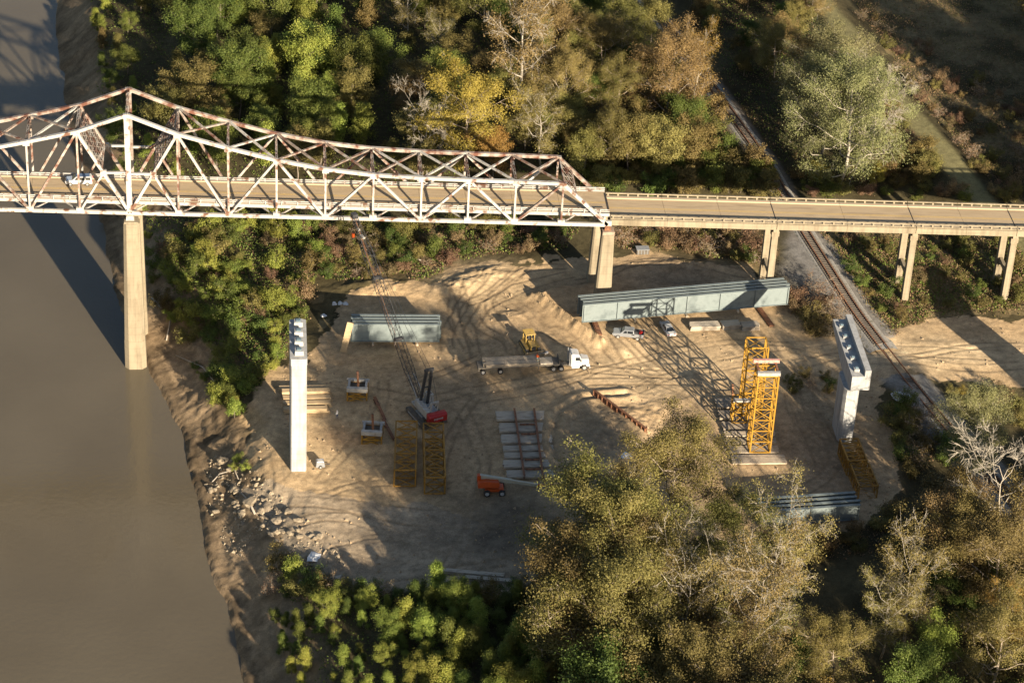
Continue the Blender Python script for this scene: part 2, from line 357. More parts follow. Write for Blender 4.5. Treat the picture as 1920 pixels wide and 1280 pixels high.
def terrain_colour(X, Y, Z):
    P = np.stack([X, Y, Z], -1).reshape(-1, 3)
    q = P-CAM; zz = np.maximum(q @ CF, 1.); u = 960+FPX*(q @ CR)/zz; v = 640+FPX*(q @ CD)/zz
    x, y, z = P.T
    ju = u+26*fbm(x/3.5, y/3.5, 5)*2+10*fbm(x/.9, y/.9, 7); jv = v+18*fbm(x/3.5, y/3.5, 6)*2+8*fbm(x/.9, y/.9, 8)
    n1 = fbm(x/8, y/8, 91)[:, None]*2; n2 = fbm(x/1.7, y/1.7, 95)[:, None]*2
    c = np.tile(np.array([.070, .058, .030]), (len(x), 1)) * (1+.8*n1)
    dry = np.array([.20, .145, .078])*(1+.5*n2); grn = np.array([.062, .075, .028])*(1+.6*n2)
    for poly, w in ((DRY, .8), (DRY2, .8), (DRYR, .62), (LEVG, .5)):
        k = pip(ju, jv, poly)[:, None]*w; k = np.clip(k+n1*.6*(k > 0), 0, 1); c = c*(1-k)+(dry*(.5+.5*(n1 > -.1))+grn*.3)*k
    # bank
    d = x-shore(y); bw = np.interp(y, _bw_y, _bw_w); s = d/bw
    mud = np.array([.23, .165, .10])*(1+.6*n1+.6*n2); mud = np.where((s < .12)[:, None], mud*.72, mud)
    k = (1-sstep(.55, .95, s+.25*n1[:, 0]))[:, None]; c = c*(1-k)+mud*k
    # sand
    sand = np.array([.46, .325, .185])*(1+.34*n1+.34*n2)
    damp = np.clip(fbm(x/11, y/8, 101)*4-.05, 0, 1)[:, None]*.5
    sand = sand*(1-damp)+np.array([.30, .23, .145])*damp
    k = pip(ju, jv, SITE)[:, None].astype(float); c = c*(1-k)+sand*k
    grav = np.array([.29, .24, .18])*(1+.25*n1+.35*n2); k = pip(ju, jv, GRAVEL)[:, None]*.7; c = c*(1-k)+grav*k
    # the darker disturbed earth of the tracked area by the mats, tree shade painted dark into the soil below them, and the red-brown spill beside the tall pier
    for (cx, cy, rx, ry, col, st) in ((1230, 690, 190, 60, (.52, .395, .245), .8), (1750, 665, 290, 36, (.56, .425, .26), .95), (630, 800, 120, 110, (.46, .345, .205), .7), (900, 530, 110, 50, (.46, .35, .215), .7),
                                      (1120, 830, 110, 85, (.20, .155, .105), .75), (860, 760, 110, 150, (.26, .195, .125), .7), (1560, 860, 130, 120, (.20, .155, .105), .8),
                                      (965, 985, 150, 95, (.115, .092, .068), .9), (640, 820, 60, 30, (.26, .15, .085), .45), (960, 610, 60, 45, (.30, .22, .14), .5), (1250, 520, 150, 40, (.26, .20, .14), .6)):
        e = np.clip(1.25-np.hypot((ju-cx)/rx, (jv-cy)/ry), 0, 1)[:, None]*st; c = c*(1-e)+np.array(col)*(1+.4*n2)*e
    for k, (R, dep) in enumerate(ALLRUTS):
        xs_ = [p[0] for p in R]; ys_ = [p[1] for p in R]; m_ = (x > min(xs_)-3) & (x < max(xs_)+3) & (y > min(ys_)-3) & (y < max(ys_)+3)
        if not m_.any(): continue
        q2 = np.full(len(x), 99.); q2[m_] = seg_d(x[m_] + .5*fbm(x[m_]/6, y[m_]/6, 60+k, 2), y[m_] + .5*fbm(x[m_]/5, y[m_]/6, 80+k, 2), R)[0]; e = np.exp(-(q2/.27)**2)[:, None]*.6*np.clip(.25+1.7*(n1+.35), 0, 1.2); c = c*(1-e)+np.array([.19, .138, .085])*e
    rd, _, rs = seg_d(x, y, RAILWAY)
    bal = np.array([.25, .235, .215])*(1+.3*n2); offroad = 1-pip(ju, jv, HAUL)[:, None]*.9
    far_ = sstep(14, 24, y); bal = bal*(1-.35*far_[:, None]*np.array([.8, 1, 1.2])); k = ((1-sstep(3.2-1.2*far_, 5.2-2*far_, rd+.9*n1[:, 0]))*.8)[:, None]*offroad; c = c*(1-k)+bal*k
    k = ((1-sstep(3, 8, np.hypot((x-128)*1.0, (y-7)*.42)+2.5*n1[:, 0]))*.8)[:, None]; c = c*(1-k)+bal*.95*k
    ld, _, ls = seg_d(x, y, LEVEE)
    k = ((1-sstep(1.4, 3.2, ld+.8*n1[:, 0]))*.9)[:, None]; c = c*(1-k)+np.array([.20, .18, .088])*k
    return np.clip(c, .012, .6)
def axis(parts):
    r = []
    for a, b, st in parts: r += list(np.arange(a, b, st))
    return np.array(r+[parts[-1][1]])
gx = axis([(-900, -300, 60), (-300, -60, 20), (-60, -6, 2.0), (-6, 24, .5), (24, 140, .27), (140, 172, .5), (172, 200, .8), (200, 260, 4), (260, 500, 20), (500, 1200, 70)])
gy = axis([(-900, -400, 50), (-400, -180, 12), (-180, -112, 2.), (-112, -76, .7), (-76, 16, .27), (16, 60, .6), (60, 135, .9), (135, 220, 4), (220, 500, 20), (500, 1400, 90)])
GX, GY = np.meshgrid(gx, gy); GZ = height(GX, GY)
_gx, _gy = gx.tolist(), gy.tolist()
import bisect
def gz(x, y):
    i = min(max(bisect.bisect_right(_gx, x)-1, 0), len(_gx)-2); j = min(max(bisect.bisect_right(_gy, y)-1, 0), len(_gy)-2)
    a = (x-_gx[i])/(_gx[i+1]-_gx[i]); b = (y-_gy[j])/(_gy[j+1]-_gy[j])
    return float((GZ[j, i]*(1-a)+GZ[j, i+1]*a)*(1-b)+(GZ[j+1, i]*(1-a)+GZ[j+1, i+1]*a)*b)
def grid_mesh(name, X, Y, Z):
    ny, nx = X.shape; me = bpy.data.meshes.new(name)
    me.vertices.add(nx*ny); me.vertices.foreach_set('co', np.stack([X, Y, Z], -1).ravel())
    i = np.arange(nx*ny).reshape(ny, nx)
    f = np.stack([i[:-1, :-1], i[:-1, 1:], i[1:, 1:], i[1:, :-1]], -1).reshape(-1, 4)
    me.loops.add(f.size); me.loops.foreach_set('vertex_index', f.ravel())
    me.polygons.add(len(f)); me.polygons.foreach_set('loop_start', np.arange(len(f))*4)
    me.polygons.foreach_set('use_smooth', np.ones(len(f), bool)); me.update(calc_edges=True); return me
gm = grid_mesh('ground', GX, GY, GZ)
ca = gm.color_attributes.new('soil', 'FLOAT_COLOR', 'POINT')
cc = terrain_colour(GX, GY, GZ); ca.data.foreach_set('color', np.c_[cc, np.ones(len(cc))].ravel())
m, t, b = nodes('soil'); b.inputs['Roughness'].default_value = .97; b.inputs['Specular IOR Level'].default_value = .1
at_ = t.nodes.new('ShaderNodeAttribute'); at_.attribute_name = 'soil'
tc = t.nodes.new('ShaderNodeTexCoord')
def tnoise(sc, det=6, ro=.65):
    n = t.nodes.new('ShaderNodeTexNoise'); n.inputs['Scale'].default_value = sc; n.inputs['Detail'].default_value = det; n.inputs['Roughness'].default_value = ro
    t.links.new(tc.outputs['Object'], n.inputs['Vector']); return n
a1 = tnoise(.9); a2 = tnoise(4.5, 4)
mr = t.nodes.new('ShaderNodeMapRange'); mr.inputs[1].default_value = .3; mr.inputs[2].default_value = .7; mr.inputs[3].default_value = .72; mr.inputs[4].default_value = 1.25
t.links.new(a1.outputs['Fac'], mr.inputs[0])
mr2 = t.nodes.new('ShaderNodeMapRange'); mr2.inputs[1].default_value = .3; mr2.inputs[2].default_value = .7; mr2.inputs[3].default_value = .74; mr2.inputs[4].default_value = 1.22
t.links.new(a2.outputs['Fac'], mr2.inputs[0])
mu = t.nodes.new('ShaderNodeMath'); mu.operation = 'MULTIPLY'; t.links.new(mr.outputs[0], mu.inputs[0]); t.links.new(mr2.outputs[0], mu.inputs[1])
vm = t.nodes.new('ShaderNodeVectorMath'); vm.operation = 'SCALE'; t.links.new(at_.outputs['Color'], vm.inputs[0]); t.links.new(mu.outputs[0], vm.inputs['Scale'])
t.links.new(vm.outputs[0], b.inputs['Base Color'])
bp = t.nodes.new('ShaderNodeBump'); bp.inputs['Strength'].default_value = .35; bp.inputs['Distance'].default_value = .15
t.links.new(a1.outputs['Fac'], bp.inputs['Height'])
bp2 = t.nodes.new('ShaderNodeBump'); bp2.inputs['Strength'].default_value = .5; bp2.inputs['Distance'].default_value = .08
t.links.new(a2.outputs['Fac'], bp2.inputs['Height']); t.links.new(bp.outputs[0], bp2.inputs['Normal']); t.links.new(bp2.outputs[0], b.inputs['Normal'])
gm.materials.append(m)
ground = bpy.data.objects.new('ground', gm); COL.objects.link(ground); tag(ground, kind='structure')
# ------------------------------------------------------------ river
m, t, b = nodes('muddy_water'); b.inputs['Roughness'].default_value = .22; b.inputs['Specular IOR Level'].default_value = .5; b.inputs['IOR'].default_value = 1.33
tc = t.nodes.new('ShaderNodeTexCoord')
n = t.nodes.new('ShaderNodeTexNoise'); n.inputs['Scale'].default_value = .035; n.inputs['Detail'].default_value = 4; t.links.new(tc.outputs['Object'], n.inputs['Vector'])
r = ramp(t, [(.35, (.098, .081, .055)), (.65, (.115, .096, .066))]); t.links.new(n.outputs['Fac'], r.inputs[0]); t.links.new(r.outputs[0], b.inputs['Base Color'])
n3 = t.nodes.new('ShaderNodeTexNoise'); n3.inputs['Scale'].default_value = .06; n3.inputs['Detail'].default_value = 5; n3.inputs['Distortion'].default_value = 1.5; t.links.new(tc.outputs['Object'], n3.inputs['Vector'])
mr = t.nodes.new('ShaderNodeMapRange'); mr.inputs[1].default_value = .35; mr.inputs[2].default_value = .65; mr.inputs[3].default_value = .06; mr.inputs[4].default_value = .2; t.links.new(n3.outputs['Fac'], mr.inputs[0]); t.links.new(mr.outputs[0], b.inputs['Roughness'])
n2 = t.nodes.new('ShaderNodeTexNoise'); n2.inputs['Scale'].default_value = .9; n2.inputs['Detail'].default_value = 4; t.links.new(tc.outputs['Object'], n2.inputs['Vector'])
bp = t.nodes.new('ShaderNodeBump'); bp.inputs['Strength'].default_value = .24; bp.inputs['Distance'].default_value = .15
t.links.new(n2.outputs['Fac'], bp.inputs['Height']); t.links.new(bp.outputs[0], b.inputs['Normal'])
wm = MB().add([(-900, -900, WATER), (60, -900, WATER), (60, 1400, WATER), (-900, 1400, WATER)], [(0, 1, 2, 3)]).build('river', m)
tag(wm, kind='structure')
# ------------------------------------------------------------ railway line
def poly_pts(pts, step):
    out = []; 
    for (a, b_) in zip(pts[:-1], pts[1:]):
        L = math.dist(a, b_); k = max(1, int(L/step))
        out += [(a[0]+(b_[0]-a[0])*i/k, a[1]+(b_[1]-a[1])*i/k) for i in range(k)]
    return out+[pts[-1]]
_cl = poly_pts(RAILWAY[1:11], 3.0)
for _ in range(3):
    _cl = [_cl[0]]+[((a[0]+2*b_[0]+c[0])/4, (a[1]+2*b_[1]+c[1])/4) for a, b_, c in zip(_cl[:-2], _cl[1:-1], _cl[2:])]+[_cl[-1]]
def tangent(i):
    a = _cl[max(0, i-1)]; c = _cl[min(len(_cl)-1, i+1)]; L = math.dist(a, c); return ((c[0]-a[0])/L, (c[1]-a[1])/L)
RBED = lambda y: 9.55-.004*(y-20)
track = thing('railway_track', 'single railway line with two steel rails running under the approach bridge', 'railway', (*_cl[0], RBED(_cl[0][1])))
for s_ in (-1, 1):
    pts = [(p[0]+tangent(i)[1]*s_*.75, p[1]-tangent(i)[0]*s_*.75) for i, p in enumerate(_cl)]
    mb = MB()
    for (a, c) in zip(pts[:-1], pts[1:]):
        mb.beam((a[0], a[1], RBED(a[1])+.42), (c[0], c[1], RBED(c[1])+.42), .16, .2)
    mb.build('rail', RUST, track, world=True)
mb = MB(); acc = 0
fine = poly_pts(_cl, .6)
for a, c in zip(fine[:-1], fine[1:]):
    L = math.dist(a, c); tx, ty = (c[0]-a[0])/L, (c[1]-a[1])/L
    if -31 < a[1] < -20: continue
    mb.box((a[0], a[1], RBED(a[1])+.22), (.26, 2.6, .2), math.atan2(ty, tx)+random.Random(int(a[0]*100)).uniform(-.04, .04))
tag(mb.build('sleepers', M('sleeper_wood', (.09, .075, .06), (.15, .125, .10), scale=1, rough=.95), track, world=True), kind='stuff')
mb = MB()
L_ = []; R_ = []
for i, p in enumerate(_cl):
    tx, ty = tangent(i); z = RBED(p[1])+.14
    for q, w_ in ((L_, 1.7), (R_, -1.7)): q.append((p[0]-ty*w_, p[1]+tx*w_, z))
n_ = len(_cl); vs_ = L_+R_+[(p[0]-tangent(i)[1]*2.9, p[1]+tangent(i)[0]*2.9, RBED(p[1])-.35) for i, p in enumerate(_cl)]+[(p[0]+tangent(i)[1]*2.9, p[1]-tangent(i)[0]*2.9, RBED(p[1])-.35) for i, p in enumerate(_cl)]
mb.add(vs_, [f_ for i in range(n_-1) if not -31 < _cl[i][1] < -20 for f_ in ((i, n_+i, n_+i+1, i+1), (i, i+1, 2*n_+i+1, 2*n_+i), (n_+i, 3*n_+i, 3*n_+i+1, n_+i+1))])
mb.build('ballast_bed', M('ballast', (.25, .235, .205), (.33, .31, .28), (.15, .14, .10), scale=1.6, rough=.95, bump=.8, bscale=5, detail=9), track, world=True)
# ------------------------------------------------------------ old truss bridge
GR = .0318625
NODEX = {-2: -17.53, -1: -8.76, 0: 0.0, 1: 8.66, 2: 17.51, 3: 26.05, 4: 34.73, 5: 43.28, 6: 51.9, 7: 60.39, 8: 68.86, 9: 77.42, 10: 86.0}
HT = {-2: 13.79, -1: 16.06, 0: 19.63, 1: 16.14, 2: 13.66, 3: 11.5, 4: 9.93, 5: 9.05, 6: 8.7, 7: 8.55, 8: 8.45, 9: 8.31}
for k in range(3, 8): NODEX[-k] = -8.766*k
HT.update({-3: 11.6, -4: 10.0, -5: 9.2, -6: 9.0, -7: 9.0})
WT = 4.9
def zb(x): return 29-GR*x
def Bn(i, s): return Vector((NODEX[i], s*WT, zb(NODEX[i])))
def Tn(i, s): return Vector((NODEX[i], s*WT, zb(NODEX[i])+HT[i]))
BR = thing('truss_bridge', 'old rust-streaked white steel truss bridge carrying a two-lane road over the river', 'bridge', (0, 0, 29))
def member(name, p, q, w_, h_, mat, up=(0, 0, 1), trim=0.0):
    p = Vector(p); q = Vector(q); a = (q-p).normalized()
    return MB().beam(p+a*trim, q-a*trim, w_, h_, up).build(name, mat, BR, world=True, bevel=0)
def laced(name, p, q, w_, h_, mat, up, pitch=.9):
    """two channels joined by zigzag lacing"""
    p = Vector(p); q = Vector(q); a = (q-p).normalized(); u = Vector(up); e = a.cross(u).normalized(); mb = MB()
    for s in (-1, 1): mb.beam(p+e*s*w_*.42, q+e*s*w_*.42, w_*.16, h_, up)
    n = max(2, int((q-p).length/pitch)); n_ = e.cross(a).normalized()
    for k in range(n):
        s = 1 if k % 2 else -1; c = p+(q-p)*(k/n); d = p+(q-p)*((k+1)/n)
        for f in (-1, 1): mb.beam(c+e*s*w_*.4+n_*f*h_*.45, d-e*s*w_*.4+n_*f*h_*.45, .09, .03, up)
    return mb.build(name, mat, BR, world=True)
idx = list(range(-7, 11))
rnd = random.Random(4)
for s in (-1, 1):
    mt = STEEL if s < 0 else STEELR
    for i, j in zip(idx[:-1], idx[1:]):
        member('bottom_chord', Bn(i, s), Bn(j, s), .5, .62, STEEL, trim=.01)
        if j < 10: member('top_chord', Tn(i, s), Tn(j, s), .62, .58, STEEL if s < 0 else STEELR, trim=.01)
    for i in idx:
        if i == 10: continue
        w_ = .85 if i == 0 else .42
        if i == 0:
            member('tower_post', Bn(0, s)+Vector((0, 0, .35)), Tn(0, s)-Vector((0, 0, .3)), .95, .7, mt, (0, 1, 0))
        else:
            member('vertical', Bn(i, s)+Vector((0, 0, .33)), Tn(i, s)-Vector((0, 0, .31)), .34, .42, mt if rnd.random() < .7 else STEELR, (0, 1, 0))
    def diag(a, b_, mat=None, w_=.44):
        m_ = mat or (STEELR if (rnd.random() < (.3 if s < 0 else .8)) else STEEL)
        member('diagonal', a, b_, .40, w_, m_, (0, 1, 0), trim=.3)
    for i, j in ((2, 3), (4, 5), (6, 7), (8, 9)): diag(Bn(i, s), Tn(j, s))
    for i, j in ((1, 2), (3, 4), (5, 6), (7, 8)): diag(Tn(i, s), Bn(j, s))
    diag(Tn(-1, s), Bn(-2, s), STEELR); diag(Bn(-2, s), Tn(-3, s), STEELR); diag(Tn(-3, s), Bn(-4, s)); diag(Bn(-4, s), Tn(-5, s)); diag(Tn(-5, s), Bn(-6, s))
    member('end_post', Tn(9, s), Bn(10, s), .6, .6, STEEL if s < 0 else STEELR, (0, 1, 0), trim=.1)
    for k in (-1, 1):
        mid = (Tn(k, s)+Bn(0, s))/2
        member('diagonal', Tn(k, s), mid, .5, .6, mt, (0, 1, 0), trim=.2); member('diagonal', mid, Bn(0, s), .5, .6, mt, (0, 1, 0), trim=.2)
        member('sub_diagonal', mid, Bn(k, s), .36, .42, STEEL if s < 0 else STEELR, (0, 1, 0), trim=.3)
        member('sub_strut', mid, Vector((0, s*WT, mid.z)), .36, .42, STEEL, (0, 1, 0), trim=.4)
        MB().box(mid, (1.1, .56, 1.0)).build('gusset_plate', STEEL, BR, world=True)
    for i in idx:
        MB().box(Bn(i, s)+Vector((0, 0, .35)), (1.3, .60, 1.0)).build('gusset_plate', STEEL, BR, world=True)
        if i < 10: MB().box(Tn(i, s)-Vector((0, 0, .25)), (1.2, .68, .85)).build('gusset_plate', STEEL if s < 0 else STEELR, BR, world=True)
# bracing between the two trusses
for i in idx[:-1]:
    a, b_ = Tn(i, -1), Tn(i, 1); z1 = Vector((0, 0, -.1)); zc = zb(NODEX[i])+6.9
    if i != 9: laced('top_strut', a+z1, b_+z1, .42, .4, STEELR, (0, 0, 1))
    if HT[i] > 8.0 and i not in (-1, 1, 9):
        zl = max(zc, a.z-3.2); lo_a = Vector((a.x, a.y, zl)); lo_b = Vector((b_.x, b_.y, zl))
        laced('sway_strut', lo_a, lo_b, .3, .3, STEELR, (0, 0, 1))
        member('sway_brace', a-Vector((0, 0, .4)), Vector((a.x, 0, zl+.1)), .2, .2, STEELR, (1, 0, 0)); member('sway_brace', b_-Vector((0, 0, .4)), Vector((a.x, 0, zl+.1)), .2, .2, STEELR, (1, 0, 0))
    if i < 9:
        j = i+1
        for s in (-1, 1) if i not in (-1, 0) else (): laced('lateral_brace', Tn(i, s)+Vector((.3, -s*.3, .02+.07*s)), Tn(j, -s)+Vector((-.3, s*.3, .02+.07*s)), .36, .3, STEELR if rnd.random() < .6 else STEEL, (0, 0, 1))
def lattice_panel(name, a0, a1, b0, b1, n, mat, nc=5):
    mb = MB(); nrm = (a1-a0).cross(b0-a0).normalized()
    for k in range(n+1):
        f = k/n; mb.beam(a0.lerp(a1, f), b0.lerp(b1, f), .16 if k % n else .4, .14, nrm)
    for k in range(n):
        for c in range(nc):
            p00 = a0.lerp(a1, k/n).lerp(b0.lerp(b1, k/n), c/nc); p11 = a0.lerp(a1, (k+1)/n).lerp(b0.lerp(b1, (k+1)/n), (c+1)/nc)
            p01 = a0.lerp(a1, k/n).lerp(b0.lerp(b1, k/n), (c+1)/nc); p10 = a0.lerp(a1, (k+1)/n).lerp(b0.lerp(b1, (k+1)/n), c/nc)
            mb.beam(p00, p11, .13, .06, nrm); mb.beam(p01, p10, .13, .05, nrm)
    return mb.build(name, mat, BR, world=True)
for k in (-1, 1):
    mA, mB_ = (Tn(k, -1)+Bn(0, -1))/2, (Tn(k, 1)+Bn(0, 1))/2
    lattice_panel('lattice_sway_frame', Tn(k, -1).lerp(mA, .08), mA.lerp(Tn(k, -1), .06), Tn(k, 1).lerp(mB_, .08), mB_.lerp(Tn(k, 1), .06), 7, STEELR, 6)
lattice_panel('portal_frame', Tn(9, -1).lerp(Bn(10, -1), .03), Tn(9, -1).lerp(Bn(10, -1), .3), Tn(9, 1).lerp(Bn(10, 1), .03), Tn(9, 1).lerp(Bn(10, 1), .3), 2, STEELR, 6)
# deck of the truss spans
X0, X1 = NODEX[-7]-2, 86.3
def slab(name, x0, x1, y0, y1, zt, th, mat, par, dz=0):
    """a sloping slab: top at deck level + dz"""
    v = [(x, y, DZ(x)+zt+k) for k in (-th, 0) for x, y in ((x0, y0), (x1, y0), (x1, y1), (x0, y1))]
    return MB().add(v, [(3,2,1,0),(4,5,6,7),(0,1,5,4),(1,2,6,5),(2,3,7,6),(3,0,4,7)]).build(name, mat, par, world=True)
def DZ(x): return zb(x)+1.8
xs = [NODEX[i] for i in idx]; xs[0] = X0; xs[-1] = X1
for a, c in zip(xs[:-1], xs[1:]):
    slab('deck_slab', a+.02, c-.02, -4.0, 4.0, 0, .24, ROAD, BR)
for s in (-1, 1):
    for a, c in zip(xs[:-1:2], xs[2::2]): slab('curb', a+.02, c-.02, s*4.02 if s < 0 else 3.66, -3.66 if s < 0 else 4.02, .20, .196, WALK, BR)
    slab('edge_beam', X0, X1, s*4.18-.08, s*4.18+.08, .18, .62, STEEL, BR)
    for k, zz in enumerate((.92, .58)):
        slab('guard_rail', X0, X1, s*4.02-.06, s*4.02+.06, zz, .17, STEEL, BR)
post = MB().box((0, 0, .44), (.16, .2, .88)).mesh('rail_post', STEEL)
x = X0+1
while x < X1:
    for s in (-1, 1): inst('rail_post', post, BR, (x, s*4.16, DZ(x)+.02-29))
    x += 2.88
for i in idx:
    x = NODEX[i]-(.6 if i == 10 else 0); MB().box((x, 0, zb(x)+.75), (.36, 9.2, 1.25)).build('floor_beam', STEEL, BR, world=True)
for y in (-3.0, -1.0, 1.0, 3.0): slab('stringer', X0, X1, y-.14, y+.14, -.26, .5, STEEL, BR)
for i, j in zip(idx[:-1], idx[1:]):
    for s in (-1, 1): member('lower_lateral', Bn(i, s)+Vector((.3, -s*.3, .05+s*.06)), Bn(j, -s)+Vector((-.3, s*.3, .05+s*.06)), .25, .2, STEEL)
for y in (-.16, .16): slab('centre_line', X0, X1, y-.07, y+.07, .006, .004, YPAINT, BR)
for s in (-1, 1):
    MB().box((0, s*WT, 28.15), (1.5, 1.1, 1.0), taper=(.8, .9)).build('bearing', WHITED, BR, world=True)
    MB().box((86, s*WT, 25.75), (1.2, 1.0, .9), taper=(.8, .9)).build('bearing', RUST, BR, world=True)
slab('expansion_joint', 86.05, 86.45, -3.6, 3.6, .012, .01, DARK, BR)
# ------------------------------------------------------------ concrete approach bridge
AP = thing('approach_bridge', 'pale concrete girder approach bridge with open concrete railing, right of the truss', 'bridge', (117, 0, 24))
BENT = [117.4, 143.5, 162.6, 182.0, 201.5, 221]
JOIN = [86.5, 97.0, 107.3, 117.4, 130.5, 143.5, 153.0, 162.6, 172.3, 182.0, 201.5, 221]
def DZ(x): return 27.03-.0347*(x-86.5)
for a, c in zip(JOIN[:-1], JOIN[1:]):
    g_ = .09 if any(abs(c-q) < .1 for q in BENT) else .03
    slab('deck_slab', a+.02, c-g_, -3.95, 3.95, 0, .26, ROAD, AP)
    for s in (-1, 1):
        slab('curb', a+.02, c-g_, *((-4.0, -3.3) if s < 0 else (3.3, 4.0)), .22, .216, WALK, AP)
        slab('fascia_girder', a+.01, c-g_, s*4.2-.22, s*4.2+.22, -.02, 1.15, CONC, AP)
        for zz, hh in ((.84, .2), (.22, .17)): slab('railing_beam', a+.02, c-g_-.02, s*4.12-.13, s*4.12+.13, zz, hh, CONC, AP)
    for y in (-2.2, 0, 2.2): slab('inner_girder', a+.01, c-.02, y-.25, y+.25, -.28, 1.1, CONC, AP)
post = MB().box((0, 0, .43), (.3, .24, .44)).mesh('railing_post', CONC)
x = 87.0
while x < 220:
    for s in (-1, 1): inst('railing_post', post, AP, (x-117, s*4.12, DZ(x)-24))
    x += 1.86
for y in (-.16, .16): slab('centre_line', 86.6, 221, y-.07, y+.07, .006, .004, YPAINT, AP)
for x in BENT[:4]: slab('expansion_joint', x-.1, x+.1, -3.25, 3.25, .012, .01, DARK, AP)
for x in BENT[:4]:
    MB().box((x, 0, DZ(x)-1.55), (1.0, 8.2, .7)).build('cross_beam', CONC, AP, world=True)
# ------------------------------------------------------------ piers and bents
def bent(x, label):
    g0 = min(gz(x, -3.1), gz(x, 3.1)); zt = DZ(x)-1.9
    T = thing('concrete_bent', label, 'bridge support', (x, 0, g0), group='bents under the approach bridge')
    for s in (-1, 1):
        z0 = gz(x, s*3.1)-1.0
        MB().box((x, s*3.1, (z0+zt)/2), (1.25, 1.25, zt-z0), taper=(.94, .94)).build('column', CONC, T, world=True, bevel=.06)
        MB().box((x+.18*0, s*3.1, zt-.55+.0), (1.45, 1.4, 1.1)).build('column_head', CONC, T, world=True, bevel=.05)
    zs = g0+4.6
    v = [(-2.45, zs+1.1), (2.45, zs+1.1), (2.45, zs-1.2), (2.1, zs-.3), (1.2, zs+.15), (-1.2, zs+.15), (-2.1, zs-.3), (-2.45, zs-1.2)]
    MB().add([(x-.3, a, c) for a, c in v]+[(x+.3, a, c) for a, c in v], [tuple(range(8)), tuple(range(8, 16))[::-1]]+[(i, 8+i, 8+(i+1) % 8, (i+1) % 8) for i in range(8)]).build('arched_strut', CONC, T, world=True)
bent(117.4, 'twin-column concrete bent standing behind the right end of the long girder stack')
bent(143.5, 'twin-column concrete bent just right of the railway line in the grass')
bent(162.6, 'twin-column concrete bent nearest the right edge of the picture')
bent(182.0, 'twin-column concrete bent hidden beyond the right edge of the picture')
def octa(x, y, a, b_, ch):
    return [(x-a+ch, y-b_), (x+a-ch, y-b_), (x+a, y-b_+ch), (x+a, y+b_-ch), (x+a-ch, y+b_), (x-a+ch, y+b_), (x-a, y+b_-ch), (x-a, y-b_+ch)]
P = thing('river_pier', 'tall tan concrete pier rising from the river under the truss peak', 'bridge pier', (0, 0, WATER))
for s in (-1, 1):
    MB().prism(octa(0.15, s*WT, 2.0, 1.7, .8), -7.5, 2.5, octa(0.1, s*WT, 1.9, 1.6, .8)).build('pier_base', CONC, P, world=True)
    MB().prism(octa(0.1, s*WT, 1.85, 1.55, .75), 2.5, 27.3, octa(0.25, s*WT, 1.42, 1.25, .5)).build('column', CONC, P, world=True)
    MB().box((0.2, s*WT, 27.47), (2.5, 2.2, .34)).build('cap_block', CONC, P, world=True)
MB().box((.1, 0, 4), (1.3, 6.6, 18), taper=(.9, 1)).build('web_wall', CONC, P, world=True)
P = thing('truss_end_pier', 'twin tan concrete pier carrying the right end of the truss behind the girders', 'bridge pier', (86, 0, 9))
for s in (-1, 1):
    z0 = gz(86, s*WT)-1.2
    MB().prism(octa(85.9, s*WT, 1.62, 1.5, .35), z0, 24.6, octa(86.1, s*WT, 1.12, 1.1, .25)).build('column', CONC, P, world=True)
    MB().box((86.15, s*WT, 24.95), (2.2, 2.0, .68)).build('cap_block', M('stained_cap_%d' % s, (.22, .16, .12), (.34, .26, .19), scale=1.2, rough=.9), P, world=True)
MB().box((86.0, 0, 22.8), (1.0, 7.6, 1.6)).build('cross_beam', CONC, P, world=True)
# ------------------------------------------------------------ new piers
pl = onZ(559, 884, 5.0); z0 = gz(pl[0], pl[1]+5)-2.0
yf, yb = -51.1, -38.9; xp = 29.25
P = thing('new_wall_pier', 'tall new white concrete wall pier with four raised bearing seats on top', 'bridge pier', (xp, (yf+yb)/2, 5))
def stadium(x, y0, y1, r, n=8):
    return [(x+r*math.cos(math.pi+math.pi*k/n), y0+r+r*math.sin(math.pi+math.pi*k/n)) for k in range(n+1)]+[(x+r*math.cos(math.pi*k/n), y1-r+r*math.sin(math.pi*k/n)) for k in range(n+1)]
def flatst(x, y0, y1, a, ch): return [(x-a, y0+ch), (x-a+ch*.6, y0), (x+a-ch*.6, y0), (x+a, y0+ch), (x+a, y1-ch), (x+a-ch*.6, y1), (x-a+ch*.6, y1), (x-a, y1-ch)]
MB().prism(flatst(xp, yf, yb, 1.36, .35), 1.5, 26.6).build('wall_shaft', CONCN, P, world=True)
MB().prism(flatst(xp, yf-.06, yb+.06, 1.42, .3), 26.6, 27.9).build('pier_cap', CONCN, P, world=True)
for k in range(4):
    y = yf+1.7+k*2.95
    MB().box((xp+.1, y, 28.3), (1.5, 1.5, .8), taper=(.94, .9)).build('bearing_seat', CONCN, P, world=True, bevel=.04)
    MB().box((xp+.1, y, 28.78), (.75, .7, .16)).build('bearing', TEAL, P, world=True)
    mb = MB()
    for a in range(3): mb.tube([(xp-.25+.3*a, y+.95, 27.9), (xp-.25+.3*a, y+.95, 28.7)], .04, 4)
    mb.build('anchor_bars', TEAL, P, world=True)
pr = onZ(1583, 828, 9.0)
xp, yf = 124.4, -49.6
P = thing('new_hammerhead_pier', 'new pale concrete hammerhead pier with wide notched cap beside the railway', 'bridge pier', (xp, yf+5, 9))
zb_ = gz(xp, yf)-1.5
MB().prism(flatst(xp-1.0, yf, yf+6.0, 1.35, .7), zb_, 19.8).build('wall_shaft', CONCN, P, world=True)
yc0, yc1 = yf-.9, yf+17.0
prof = [(yc0, 24.3), (yc1, 24.3), (yc1, 22.3), (yf+7.0, 19.8), (yf-.1, 19.8), (yc0, 20.4)]
